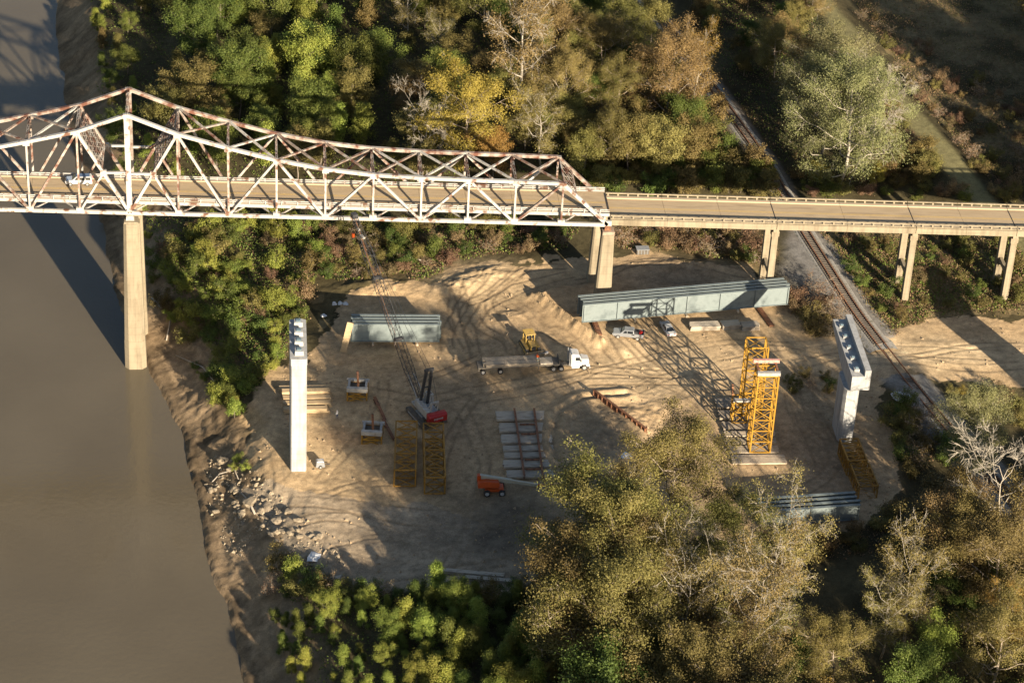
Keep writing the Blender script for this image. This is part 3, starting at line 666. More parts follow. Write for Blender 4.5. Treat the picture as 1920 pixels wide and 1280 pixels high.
def yprism(prof, x0, x1):
    n = len(prof); return MB().add([(x0, a, c) for a, c in prof]+[(x1, a, c) for a, c in prof], [tuple(range(n)), tuple(range(n, 2*n))[::-1]]+[(i, n+i, n+(i+1) % n, (i+1) % n) for i in range(n)])
prof2 = [(yc0, 23.1), (yc1, 23.3)] + prof[2:]
yprism(prof2, xp-1.6, xp+.55).build('cap_ledge', CONCN, P, world=True)
yprism(prof, xp+.553, xp+1.6).build('cap_beam', CONCN, P, world=True)
for k in range(5):
    y = yc0+2.0+k*3.4
    MB().box((xp-.5, y, 23.3), (.95, 1.0, .6)).build('bearing_seat', CONCN, P, world=True)
    MB().box((xp-.5, y, 23.68), (.5, .5, .16)).build('bearing', TEAL, P, world=True)
P = thing('new_hammerhead_pier', 'new concrete hammerhead pier beyond the right edge, shadow falling on the dirt road', 'bridge pier', (167.5, -45, 9))
MB().prism(flatst(167.5, -51, -40, 1.6, .9), 7, 19.5).build('wall_shaft', CONCN, P, world=True)
yprism([(-52, 23), (-33, 23), (-33, 21), (-40, 19.5), (-51, 19.5), (-52, 20)], 165.9, 169.1).build('cap_beam', CONCN, P, world=True)
# ------------------------------------------------------------ plate girders
def girder(loc, rz, L, H, label, group, mat=GIRD, stiff=6.0, fl=.55, both=False):
    T = thing('plate_girder', label, 'girder', loc, rz, group)
    MB().box((L/2, 0, H/2), (L, .05, H-.12)).build('web', mat, T)
    MB().box((L/2, 0, H-.04), (L, fl, .08)).build('top_flange', mat, T)
    MB().box((L/2, 0, .04), (L, fl, .08)).build('bottom_flange', mat, T)
    n = max(2, int(L/stiff)); me = MB().box((0, 0, 0), (.05, .24, H-.17)).mesh('stiffener', mat)
    for k in range(n+1):
        for s in ((-1, 1) if both else (-1,)): inst('stiffener', me, T, (min(max(k*L/n, .25), L-.25)+random.Random(k+int(L)).uniform(-.2, .2)*(0 < k < n), s*.148, H/2))
    return T
def girder_set(uvL, uvR, H, n, sp, names, group, L=None):
    a, b_ = G(*uvL), G(*uvR); rz = math.atan2(b_.y-a.y, b_.x-a.x); L = L or math.hypot(b_.x-a.x, b_.y-a.y)
    z = max(a.z, b_.z)+.3; nx, ny = -math.sin(rz), math.cos(rz)
    for k in range(n):
        off = random.Random(k*7+int(L)).uniform(-.35, .35)*(k > 0)
        girder((a.x+nx*(k*sp+.3)+off*math.cos(rz), a.y+ny*(k*sp+.3)+off*math.sin(rz), z), rz, L, H, names[k], group)
    # timber bearers under the set
    me = MB().box((0, (n*sp)/2-.2, -.2), (.32, n*sp+1.0, .4)).mesh('timber_bearer', WOOD)
    for k, f in enumerate((.25, .5, .75)):
        o = inst('timber_bearer', me, None, (a.x+math.cos(rz)*L*f, a.y+math.sin(rz)*L*f, z-.003), rz)
        tag(o, 'squared timber bearer hidden beneath %s' % group.replace('girders in ', ''), 'timber', 'bearers under ' + group.replace('girders in ', ''))
ORD = ['front', 'second', 'third', 'rearmost']
girder_set((1091, 611), (1476, 587), 3.75, 4, 1.0, ['%s girder of the long pale green set below the truss end pier' % q for q in ORD], 'girders in the long set by the pier')
girder_set((657, 655), (824, 644), 3.7, 4, 1.0, ['%s girder of the short shaded green set crossed by the crane boom' % q for q in ORD], 'girders in the short set under the boom')
girder_set((1425, 990), (1610, 978), 3.0, 4, 1.15, ['%s girder of the green set half hidden by the autumn tree' % q for q in ORD], 'girders in the set by the autumn tree')
# ------------------------------------------------------------ timber mats
def mat_mesh(L, D, n, mat, h=.3, seed=0):
    r = random.Random(seed); mb = MB(); w_ = D/n
    for k in range(n):
        a = r.uniform(0, .25); b_ = r.uniform(0, .25)
        mb.box(((a-b_)/2, -D/2+w_*(k+.5), h/2+r.uniform(-.01, .02)), (L-a-b_, w_*.93, h))
    return mb
def place_mat(p, q, D, z, label, group, mat=WOOD, n=5, h=.3, seed=0):
    p = Vector(p); q = Vector(q); c = (p+q)/2; rz = math.atan2(q.y-p.y, q.x-p.x)
    o = mat_mesh((q-p).length, D, n, mat, h, seed).build('timber_mat', mat, None)
    o.location = (c.x, c.y, z); o.rotation_euler = (0, 0, rz); tag(o, label, 'timber mat', group); return o
def flat(v): v = Vector(v); v.z = 0; return v
rows = [(930, 1029, 772, 790), (936, 1032, 794, 812), (939, 1038, 815, 833), (943, 1040, 836, 848), (945, 1040, 849, 861), (943, 1044, 863, 879), (949, 1047, 882, 898)]
NUM = ['first', 'second', 'third', 'fourth', 'fifth', 'sixth', 'seventh']
zm = max(G(985, y).z for y in (775, 800, 830, 860, 895))+.05
for i, (x0, x1, y0, y1) in enumerate(rows):
    a, b_, c = onZ(x0, y1, zm), onZ(x1, y1-1, zm), onZ(x0, y0, zm); D = abs(c[1]-a[1])-.38; yo = D/2
    place_mat((a[0], a[1]+yo, 0), (b_[0], b_[1]+yo, 0), D, zm, '%s mat from the top in the ladder of grey mats under two rusty beams' % NUM[i], 'mats in the ladder layout', WOODG, 6, .42, i)
for (u0, v0), (u1, v1), lb in (((964, 770), (983, 897), 'long rusty beam laid across the ladder of mats, nearer the crane'), ((1001, 770), (1018, 899), 'long rusty beam laid across the ladder of mats, nearer the mound')):
    a = onZ(u0, v0, zm+.3); b_ = onZ(u1, v1, zm+.3)
    T = thing('steel_beam', lb, 'beam', (a[0], a[1], zm+.32), math.atan2(b_[1]-a[1], b_[0]-a[0])); L = math.hypot(b_[0]-a[0], b_[1]-a[1])
    MB().box((L/2, 0, .3), (L, .04, .56)).build('web', RUST, T); MB().box((L/2, 0, .58), (L, .36, .05)).build('top_flange', RUST, T); MB().box((L/2, 0, .03), (L, .36, .05)).build('bottom_flange', RUST, T)
for y in (796, 814, 862, 880):
    a = onZ(968+(y-770)*.14+3, y, zm+.6); b_ = onZ(1002+(y-770)*.13-3, y, zm+.6)
    o = MB().beam((0, 0, 0), (b_[0]-a[0], b_[1]-a[1], 0), .22, .25).build('cross_brace', RUST); o.location = (a[0], a[1], zm+.7)
    o.name = 'spacer_beam'; tag(o, 'short rusty spacer bolted between the two long beams on the mats', 'beam', 'spacers between the beams on the mats')
rows = [(1343, 1440, 746, 766), (1349, 1446, 769, 787), (1354, 1452, 790, 807), (1359, 1455, 808, 820), (1358, 1458, 821, 834), (1366, 1463, 835, 851), (1372, 1476, 852, 871)]
zt_ = max(G(1410, y).z for y in (750, 780, 810, 840, 868))+.15
for i, (x0, x1, y0, y1) in enumerate(rows):
    a, b_, c = onZ(x0, y1, zt_), onZ(x1, y1-1, zt_), onZ(x0, y0, zt_); D = abs(c[1]-a[1])-.38; yo = D/2
    place_mat((a[0], a[1]+yo, 0), (b_[0], b_[1]+yo, 0), D, zt_, '%s mat from the top under the standing yellow towers' % NUM[i], 'mats under the yellow towers', WOOD, 6, .3, 20+i)
rows = [(522, 618, 738), (528, 624, 747), (530, 624, 756), (530, 624, 766), (530, 619, 777)]
for i, (x0, x1, y) in enumerate(rows):
    a, b_ = G(x0, y), G(x1, y-3); zz = max(a.z, b_.z, gz((a.x+b_.x)/2, a.y))+.02
    for k in range(2 if i in (0, 2, 3, 4) else 3):
        place_mat((a.x, a.y+.55, 0), (b_.x-.3*k, b_.y+.55, 0), 1.1, zz+k*.42, '%s layer of the %s timber bundle from the wood edge beside the white pier' % (('bottom', 'middle', 'top')[k], NUM[i]), 'timber bundles beside the white pier', WOODN, 3, .4, 40+i*3+k)
for i, (x0, x1, y) in enumerate(((1293, 1351, 621), (1353, 1389, 619), (1390, 1425, 621))):
    a, b_ = G(x0, y), G(x1, y-2); zz = max(a.z, b_.z)
    for k in range(3):
        place_mat((a.x, a.y+1.0, 0), (b_.x, b_.y+1.0, 0), 2.0, zz+k*.28, '%s mat of the %s low stack in front of the long girders' % (('bottom', 'middle', 'top')[k], ('first', 'second', 'third')[i]), 'mats stacked before the long girders', WOODG, 4, .26, 60+i*3+k)
for i, (p, q, lb) in enumerate((((832, 1072), (945, 1082), 'grey squared timber lying at the shaded lower edge of the yard'), ((872, 1085), (972, 1093), 'grey squared timber lying closest to the green bushes'), ((560, 1095), (640, 1085), 'short weathered timber half under the riverside bushes'))):
    a, b_ = G(*p), G(*q); o = MB().beam((0, 0, 0), b_-a, .85, .5).build('squared_timber', WOODG); o.location = a+Vector((0, 0, .3)); tag(o, lb, 'timber')
for i, (p, q, lb) in enumerate((((1117, 612), (1124, 629), 'rusty beam end sticking out under the front of the long girders, pier side'), ((1432, 592), (1447, 613), 'rusty beam end sticking out under the long girders, railway side'))):
    a, b_ = G(*p), G(*q); a = a+(a-b_)*.6
    T = thing('steel_beam', lb, 'beam', (b_.x, b_.y, max(a.z, b_.z)+.02), math.atan2(a.y-b_.y, a.x-b_.x)); L = (a-b_).length
    MB().box((L/2, 0, .14), (L, 1.0, .26)).build('bottom_flange', RUST, T); MB().box((L/2, .3, .26), (L, .06, .2)).build('web', RUST, T)
# rusty ribbed girder on the mound, loose piles by the crane, propped board
a, b_ = G(1112, 742), G(1212, 812)
girder((a.x, a.y, max(a.z, b_.z)-.1), math.atan2(b_.y-a.y, b_.x-a.x), math.hypot(b_.x-a.x, b_.y-a.y), 1.1, 'rusty ribbed steel girder lying alone across the dirt mound', None, RUST, 1.3, .45, True)
for i, (p, q, lb) in enumerate((((702, 748), (722, 790), 'rusty steel pile on the ground between timber and crane, rear one'), ((718, 790), (738, 826), 'rusty steel pile on the ground between timber and crane, front one'))):
    a, b_ = G(*p), G(*q); T = thing('steel_pile', lb, 'pile', (a.x, a.y, min(a.z, b_.z)), math.atan2(b_.y-a.y, b_.x-a.x)); L = (b_-a).length
    MB().box((L/2, 0, .3), (L, .05, .5)).build('web', RUST, T); MB().box((L/2, 0, .57), (L, .55, .05)).build('top_flange', RUST, T); MB().box((L/2, 0, .03), (L, .55, .05)).build('bottom_flange', RUST, T)
a = G(643, 661); top = onY(657, 606, a.y+.9)
o = MB().beam((0, 0, 0), Vector(top)-a, .3, 1.15, (1, 0, 0)).build('propped_timber_mat', WOODN); o.location = a+Vector((0, 0, .15)); tag(o, 'pale timber mat propped against the end of the short girder set', 'timber mat')
# ------------------------------------------------------------ yellow lattice tower sections
def lattice(T, o, ux, uy, uz, w_, d_, h_, n, mat, leg=.2, br=.11, world=False, single=False):
    o, ux, uy, uz = Vector(o), Vector(ux), Vector(uy), Vector(uz)
    C = lambda a, b_, c: o+ux*(a*w_)+uy*(b_*d_)+uz*c
    cor = [(0, 0), (1, 0), (1, 1), (0, 1)]
    for a, b_ in cor: MB().beam(C(a, b_, 0), C(a, b_, h_), leg, leg, ux).build('leg', mat, T, world=True)
    for k in range(n+1):
        for i in range(4):
            (a, b_), (c, d) = cor[i], cor[(i+1) % 4]; p, q = C(a, b_, h_*k/n), C(c, d, h_*k/n); e = (q-p).normalized()*leg*.5
            MB().beam(p+e, q-e, br*1.2, br*1.2, uz).build('horizontal_brace', mat, T, world=True)
            if k < n:
                nrm = uz.cross(q-p).normalized()*.04
                r1 = C(c, d, h_*(k+1)/n); r0 = C(a, b_, h_*(k+1)/n)
                MB().beam(p+e+nrm, r1-e+nrm, br, br*.7, uz).build('diagonal_brace', mat, T, world=True)
                if not single: MB().beam(q-e-nrm, r0+e-nrm, br, br*.7, uz).build('diagonal_brace', mat, T, world=True)
X_, Y_, Z_ = Vector((1, 0, 0)), Vector((0, 1, 0)), Vector((0, 0, 1))
zt2 = zt_+.33
a = Vector(onZ(1406, 848, zt2)); b_ = Vector(onZ(1442, 848, zt2)); ux = flat(b_-a).normalized(); uy = Z_.cross(ux)
H_ = onY(1419, 706, a.y)[2]-zt2
T = thing('lattice_tower', 'tallest standing yellow lattice tower with red and white beams on top', 'tower', a)
lattice(T, a, ux, uy, Z_, 3.45, 3.3, H_, 7, YEL, .24, .13)
c0 = a+Z_*(H_+.1)
for k, (p, q, mt, w_) in enumerate(((ux*-.2+uy*.1, ux*3.65+uy*.1, WHITED, .7), (ux*-.5+uy*3.4, ux*3.95+uy*3.4, RED, .55), (ux*.1+uy*.5, ux*.1+uy*3.1, RUST, .35), (ux*3.3+uy*.5, ux*3.3+uy*3.1, RUST, .35))):
    MB().beam(c0+p+Z_*(.45+.4*(k == 1)), c0+q+Z_*(.45+.4*(k == 1)), w_, .6 if k < 2 else .4).build('head_beam', M('faded_red_paint', (.42, .16, .12), (.5, .3, .25), (.3, .1, .07), scale=1.5, rough=.7) if mt is RED else mt, T, world=True)
for k in range(2): MB().beam(c0+uy*(.1+3.2*k)-Z_*.05+Z_*.0, c0+ux*3.45+uy*(.1+3.2*k)-Z_*.05, .3, .22).build('seat_beam', YEL, T, world=True)
a = Vector(onZ(1390, 778, zt2)); T = thing('lattice_tower', 'standing yellow lattice tower with bare open top, behind the tallest one', 'tower', a)
H_ = onY(1394, 652, a.y)[2]-zt2
lattice(T, a, ux, uy, Z_, 3.45, 3.3, H_, 6, YEL, .22, .12)
a = Vector(onZ(1380, 790, zt2)); T = thing('lattice_tower', 'short yellow lattice tower section with white head beam beside the tall ones', 'tower', a-ux*.9-uy*.4)
lattice(T, a-ux*.75-uy*.45, ux, uy, Z_, 2.6, 2.2, 4.4, 2, YEL, .2, .12)
MB().beam(a-ux*.95-uy*.45+Z_*4.75, a+ux*2.05-uy*.45+Z_*4.75, .5, .5).build('head_beam', WHITED, T, world=True)
MB().beam(a-ux*.75+uy*1.6+Z_*4.5, a-ux*.95+uy*1.8+Z_*6.6, .3, .3).build('rusty_post', RUST, T, world=True)
for (u0, u1, v0, vt, vb, ub, lb) in ((738.5, 778.5, 911, 882, 790, 742, 'yellow lattice tower section lying before the crane, nearer the white pier'), (796, 834, 925, 896, 794, 793, 'yellow lattice tower section lying before the crane, nearer the boom lift')):
    a, b_ = G(u0, v0), G(u1, v0); z = max(a.z, b_.z)+.25; a = Vector(onZ(u0, v0, z)); b_ = Vector(onZ(u1, v0, z))
    ux = flat(b_-a).normalized(); hh = 3.3; f0 = Vector(onZ(u0, vt, z+hh)); f1 = Vector(onZ(ub, vb, z+hh)); ax = flat(f1-f0); L = ax.length; ax.normalize()
    T = thing('lattice_tower_section', lb, 'tower section', a)
    lattice(T, a, ux, Z_, ax, (b_-a).length, hh, L, 6, YELD, .26, .15)
a, b_ = G(1588, 850), G(1622, 932); ax = flat(b_-a); L = ax.length; ax.normalize(); ux = ax.cross(Z_)*-1
T = thing('lattice_tower_section', 'weathered yellow lattice section lying at the foot of the hammerhead pier', 'tower section', a)
lattice(T, a-ux*1.6+Z_*.1, ux, Z_, ax, 3.2, 3.0, L*.5, 5, YELD, .22, .13); lattice(T, a-ux*1.3+ax*L*.52+Z_*.1, ux, Z_, ax, 3.2, 2.6, L*.5, 4, YELD, .22, .13)
for (u0, u1, v0, lb) in ((651, 687.5, 751, 'low yellow tower head with white frame and rusty post, nearer the girders'), (678.5, 715, 832, 'low yellow tower head with white frame and rusty post, nearer the white pier base')):
    a, b_ = G(u0, v0), G(u1, v0); z = min(a.z, b_.z); a.z = z; ux = flat(b_-a); W_ = ux.length; ux.normalize(); uy = Z_.cross(ux)
    T = thing('tower_head', lb, 'tower section', a)
    lattice(T, a, ux, uy, Z_, W_, 3.1, 2.0, 2, YEL, .22, .14)
    MB().beam(a-ux*.12+Z_*2.45, a+ux*(W_+.12)+Z_*2.45, .75, .75).build('head_beam', WHITED, T, world=True)
    MB().beam(a-ux*.3+uy*3.2+Z_*2.35, a+ux*(W_+.3)+uy*3.2+Z_*2.35, .45, .5).build('head_beam', WHITED, T, world=True)
    for s in (.06, .94): MB().beam(a+ux*W_*s+uy*.4+Z_*2.4, a+ux*W_*s+uy*2.95+Z_*2.4, .4, .5).build('side_beam', GREY, T, world=True)
    MB().beam(a+ux*W_*.55+uy*.6+Z_*1.9, a+ux*W_*.48+uy*1.6+Z_*5.3, .36, .36).build('rusty_post', RUST, T, world=True)
    MB().box((a+ux*W_*.5+uy*1.6+Z_*1.9), (W_*.95, 2.9, .12), math.atan2(ux.y, ux.x)).build('platform', DARKM, T, world=True)
# ------------------------------------------------------------ wheeled things
def wheel(T, x, y, r, w_, name='wheel', rim=RIM):
    o = MB().cyl((x, y-w_/2, r), (x, y+w_/2, r), r, 16).build(name, TYRE, T)
    s = 1 if y > 0 else -1
    MB().cyl((x, y+s*w_*.30, r), (x, y+s*(w_/2+.012), r), r*.58, 12).build('rim', rim, o)
def car_body(T, prof, W_, inset, mat, name='body'):
    mb = MB().side(prof, -W_/2, W_/2, inset); return mb.build(name, mat, T, bevel=.06)
def slope_pt(p, q): # rear to front pixels on the ground -> midpoint, heading
    a, b_ = G(*p), G(*q); return (a+b_)/2, math.atan2(b_.y-a.y, b_.x-a.x)
# pickup
c, rz = slope_pt((1196, 641), (1158, 632)); n_ = Vector((-math.sin(rz), math.cos(rz), 0)); c = c-n_*.8*(1 if n_.y < 0 else -1)
T = thing('pickup_truck', 'silver crew-cab pickup truck with an open loaded bed', 'pickup', (c.x, c.y, gz(c.x, c.y)+.02), rz)
car_body(T, [(-2.85, .55), (2.7, .5), (2.85, .75), (2.75, 1.08), (1.35, 1.2), (-.55, 1.22), (-.55, 1.0), (-2.85, 1.0)], 1.9, [0]*8, SILVER)
car_body(T, [(1.45, 1.18), (.75, 1.82), (-.95, 1.84), (-1.1, 1.18)], 1.78, [0, .16, .16, 0], SILVER, 'cab')
for s in (-1, 1):
    MB().box((-2.0, s*.9, 1.15), (1.75, .1, .34)).build('bed_side', SILVER, T)
    MB().add([(.95, s*.90, 1.28), (.25, s*.90, 1.28), (.25, s*.80, 1.72), (.62, s*.80, 1.72)], [(0, 1, 2, 3)]).build('side_window', GLASS, T)
    MB().add([(.12, s*.90, 1.28), (-.85, s*.90, 1.28), (-.85, s*.80, 1.72), (.12, s*.80, 1.72)], [(0, 1, 2, 3)]).build('side_window', GLASS, T)
    for x in (-1.75, 1.8): wheel(T, x, s*.86, .39, .26)
    MB().box((2.8, s*.72, .85), (.12, .3, .2)).build('headlight', LAMPW, T); MB().box((-2.86, s*.85, .9), (.06, .16, .3)).build('tail_light', LAMPR, T)
MB().box((-2.84, 0, 1.12), (.08, 1.75, .42)).build('tailgate', SILVER, T)
MB().add([(1.43, -.78, 1.22), (1.43, .78, 1.22), (.83, .68, 1.79), (.83, -.68, 1.79)], [(0, 1, 2, 3)]).build('windscreen', GLASS, T)
MB().box((-1.9, 0, 1.02), (1.8, 1.6, .06)).build('bed_floor', BLACK, T)
o = MB().box((0, 0, .2), (.7, .5, .4)).build('tool_box', RED); o.location = T.matrix_basis @ Vector((-2.2, .2, 1.06)); mb_ = Matrix.Translation(T.location) @ Matrix.Rotation(rz, 4, 'Z')
o.location = mb_ @ Vector((-2.2, -.1, 1.056)); o.rotation_euler = (0, 0, rz+.3); tag(o, 'small red box riding in the bed of the silver pickup', 'box')
o = MB().box((0, 0, .25), (.8, 1.2, .5)).build('fuel_tank', BLACK); o.location = mb_ @ Vector((-1.45, .1, 1.056)); o.rotation_euler = (0, 0, rz); tag(o, 'dark tank behind the cab in the bed of the silver pickup', 'tank')
# sedan
c, rz = slope_pt((1258, 637), (1243, 613)); c = c+Vector((.2, .8, 0))
T = thing('sedan_car', 'white sedan parked next to the silver pickup by the long girders', 'car', (c.x, c.y, gz(c.x, c.y)+.02), rz)
car_body(T, [(-2.4, .35), (2.4, .32), (2.45, .62), (2.2, .8), (1.1, .92), (-1.5, .95), (-2.4, .9)], 1.78, [0]*7, WHITE)
car_body(T, [(1.15, .9), (.35, 1.4), (-.95, 1.42), (-1.7, .93)], 1.62, [0, .2, .2, 0], WHITE, 'cabin')
MB().add([(1.14, -.72, .96), (1.14, .72, .96), (.42, .56, 1.39), (.42, -.56, 1.39)], [(0, 1, 2, 3)]).build('windscreen', GLASS, T)
MB().add([(-1.69, -.72, .98), (-1.69, .72, .98), (-1.0, .56, 1.41), (-1.0, -.56, 1.41)], [(3, 2, 1, 0)]).build('rear_window', GLASS, T)
for s in (-1, 1):
    for x0, x1 in ((.75, -.1), (-.2, -1.2)):
        MB().add([(x0, s*.80, .98), (x1, s*.80, .98), (x1+.2*(x1 < -.5), s*.64, 1.34), (x0-.4*(x0 > .5), s*.64, 1.34)], [(0, 1, 2, 3)]).build('side_window', GLASS, T)
    for x in (-1.4, 1.45): wheel(T, x, s*.80, .32, .22)
    MB().box((2.38, s*.62, .66), (.12, .3, .14)).build('headlight', LAMPW, T); MB().box((-2.41, s*.62, .76), (.06, .36, .14)).build('tail_light', LAMPR, T)
# suv on the deck
T = thing('suv', 'white and dark sport utility vehicle crossing the truss bridge', 'car', (-9.2, 1.85, zb(-9.2)+1.8), math.pi-math.atan(GR)*0)
car_body(T, [(-2.4, .42), (2.3, .40), (2.4, .7), (2.25, 1.02), (1.2, 1.15), (-2.3, 1.18), (-2.42, .9)], 1.86, [0]*7, WHITE)
car_body(T, [(1.2, 1.13), (.5, 1.74), (-2.1, 1.78), (-2.35, 1.15)], 1.74, [0, .18, .18, 0], WHITE, 'cabin')
MB().add([(1.19, -.78, 1.18), (1.19, .78, 1.18), (.57, .64, 1.71), (.57, -.64, 1.71)], [(0, 1, 2, 3)]).build('windscreen', GLASS, T)
MB().box((-.75, 0, 1.79), (2.3, 1.15, .05)).build('roof_panel', M('dark_blue_roof', (.10, .14, .22), rough=.3), T)
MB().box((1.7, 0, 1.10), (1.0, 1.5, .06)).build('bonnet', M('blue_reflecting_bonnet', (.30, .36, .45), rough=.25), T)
for s in (-1, 1):
    for x0, x1 in ((.75, -.1), (-.2, -1.1), (-1.2, -2.1)):
        MB().add([(x0, s*.87, 1.22), (x1, s*.87, 1.22), (x1+.05, s*.75, 1.66), (x0-.35*(x0 > .5), s*.75, 1.66)], [(0, 1, 2, 3)]).build('side_window', GLASS, T)
    for x in (-1.5, 1.5): wheel(T, x, s*.84, .37, .25)
    MB().box((2.36, s*.66, .82), (.1, .3, .16)).build('headlight', LAMPW, T); MB().box((-2.42, s*.8, 1.0), (.06, .16, .4)).build('tail_light', LAMPR, T)
# semi truck, trailer and load
a, b_ = G(902.5, 716), G(1091, 694); rz = math.atan2(b_.y-a.y, b_.x-a.x); dv = Vector((math.cos(rz), math.sin(rz), 0)); nv = Vector((-dv.y, dv.x, 0))
fr = b_+nv*1.15; zt3 = max(gz(fr.x, fr.y), gz(*(fr-dv*5).xy))-.03
T = thing('semi_tractor', 'white long-nosed semi tractor coupled to the flatbed in the yard', 'truck', (fr.x, fr.y, zt3), rz)
MB().box((-2.6, 0, .85), (7.0, .9, .3)).build('chassis', DARKM, T)
car_body(T, [(-.1, 1.05), (1.25, .75), (1.3, 1.4), (1.2, 2.05), (-.1, 2.25)], 1.9, [0, .1, .15, .2, 0], WHITE, 'bonnet')
car_body(T, [(-2.1, .95), (-.05, .95), (-.08, 2.25), (-.5, 3.0), (-.75, 3.25), (-1.9, 3.45), (-2.1, 3.3)], 2.35, [0, 0, 0, .12, .15, .2, .1], WHITE, 'cab')
MB().add([(-.055, -1.0, 2.3), (-.055, 1.0, 2.3), (-.46, .9, 2.98), (-.46, -.9, 2.98)], [(0, 1, 2, 3)]).build('windscreen', GLASS, T)
for s in (-1, 1):
    MB().box((-.85, s*1.18, 2.45), (.75, .03, .62)).build('side_window', GLASS, T)
    MB().box((1.05, s*.98, .95), (.75, .32, .5)).build('wing', WHITE, T, bevel=.1)
    MB().cyl((-1.9, s*1.05, .8), (-.5, s*1.05, .8), .33, 12).build('fuel_tank', RIM, T)
    MB().cyl((-2.3, s*.9, 1.0), (-2.3, s*.9, 3.7), .09, 8).build('exhaust_stack', RIM, T)
    MB().box((-.3, s*1.42, 2.2), (.1, .14, .5)).build('mirror', BLACK, T)
    wheel(T, .45, s*1.0, .52, .3)
    for x in (-3.75, -5.15):
        for y in (.72, 1.05): wheel(T, x, s*y, .52, .28)
    MB().box((1.28, s*.68, 1.0), (.1, .3, .24)).build('headlight', LAMPW, T)
MB().box((1.3, 0, 1.35), (.06, .9, .9)).build('grille', RIM, T); MB().box((1.42, 0, .55), (.2, 2.3, .32)).build('bumper', RIM, T)
tr = fr-dv*4.4
T2 = thing('flatbed_trailer', 'dusty dark flatbed trailer behind the white semi tractor', 'trailer', (tr.x, tr.y, zt3+.03), rz)
for s in (-.45, .45): MB().box((-7.0, s, 1.15), (14.0, .18, .35)).build('frame_rail', DARKM, T2)
MB().box((-7.0, 0, 1.40), (14.6, 2.45, .14)).build('deck', M('trailer_deck', (.13, .11, .09), (.19, .165, .13), scale=1.2, rough=.95, stretch=(.3, 3, 1)), T2)
MB().box((.25, 0, 1.85), (.12, 2.4, .8)).build('headboard', DARKM, T2)
for x in (-10.3, -13.4):
    for s in (-1, 1):
        for y in (.72, 1.05): wheel(T2, x, s*y, .5, .28)
MB().box((-14.2, 0, 1.1), (.2, 2.4, .5)).build('rear_bar', DARKM, T2)
for s in (-1, 1): MB().box((-3.4, s*.6, .72), (.16, .16, .9)).build('landing_leg', DARKM, T2)
for k in range(5):
    lx = tr-dv*8.4+nv*(-.95+.475*k); rr = random.Random(k)
    o = MB().box((rr.uniform(-.3, .3), 0, .3+.02*k), (9.6, .45, .6+.03*k)).build('squared_timber', WOOD); o.location = (lx.x, lx.y, zt3+.03+1.475); o.rotation_euler = (0, 0, rz)
    tag(o, 'long squared timber loaded on the flatbed trailer', 'timber', 'timbers loaded on the flatbed trailer')
for k in range(4):
    lx = tr-dv*2.0+nv*(-.8+.52*k)
    o = MB().box((0, 0, .14), (2.3, .45, .28)).build('timber_block', WOODG); o.location = (lx.x, lx.y, zt3+.03+1.475); o.rotation_euler = (0, 0, rz)
    tag(o, 'short timber on the front of the flatbed right behind the tractor', 'timber', 'short timbers at the front of the flatbed')
# white beam beside the trailer
a, b_ = G(994, 672), G(1027, 666)
T = thing('steel_beam', 'short white beam lying behind the trailer before the bulldozer', 'beam', (a.x, a.y+.5, a.z), math.atan2(b_.y-a.y, b_.x-a.x))
for z, w_, h_ in ((.05, .5, .1), (.35, .1, .5), (.65, .5, .1)): MB().box((1.7, 0, z), (3.4, w_, h_)).build('flange' if w_ > .2 else 'web', WHITE, T)
# ------------------------------------------------------------ bulldozer
a, b_ = G(990, 648), G(1007, 676); rz = math.atan2(b_.y-a.y, b_.x-a.x); c = (G(992, 655)+G(1005, 664))/2
T = thing('bulldozer', 'yellow crawler bulldozer with canopy working behind the flatbed', 'bulldozer', (c.x-.4, c.y+1.2, gz(c.x, c.y)+.02), rz)
for s in (-1, 1):
    MB().side([(-1.9, 0), (1.7, 0), (2.05, .35), (1.95, .75), (1.5, .95), (-1.8, .95), (-2.2, .6), (-2.15, .25)], s*1.15-.28, s*1.15+.28).build('track', DARKM, T, bevel=.05)
    MB().box((0, s*1.15, .5), (3.2, .62, .3)).build('track_frame', BULL, T)
    MB().box((.1, s*1.05, 1.12), (3.0, .6, .1)).build('fender', BULL, T)
    MB().beam((1.0, s*1.55, .5), (2.75, s*1.4, .5), .16, .22).build('push_arm', BULL, T)
    for x in (-1.55, .0): MB().beam((x, s*.8, 1.1), (x, s*.8, 2.95), .12, .12).build('canopy_post', BULL, T)
MB().side([(.1, .8), (2.0, .8), (2.05, 1.65), (.1, 1.85)], -.55, .55).build('engine_hood', BULL, T, bevel=.06)
MB().box((2.07, 0, 1.25), (.05, .8, .75)).build('radiator_grille', BLACK, T)
MB().box((-1.1, 0, 1.3), (1.4, 1.3, .9)).build('body', BULL, T, bevel=.05); MB().box((-.75, 0, 1.95), (.7, .7, .6)).build('seat', BLACK, T)
MB().box((-.8, 0, 3.0), (2.1, 1.95, .12)).build('canopy', BULL, T, bevel=.04)
MB().side([(2.75, .05), (2.95, .02), (2.85, .5), (3.0, 1.05), (2.85, 1.1), (2.68, .5)], -1.9, 1.9).build('blade', M('worn_blade', (.30, .22, .12), (.38, .3, .2), scale=2, rough=.6), T)
MB().cyl((.6, .35, 1.8), (.6, .35, 2.7), .07, 8).build('exhaust_pipe', BLACK, T)
MB().box((-2.35, 0, .9), (.3, 1.4, .5)).build('winch', BULL, T)
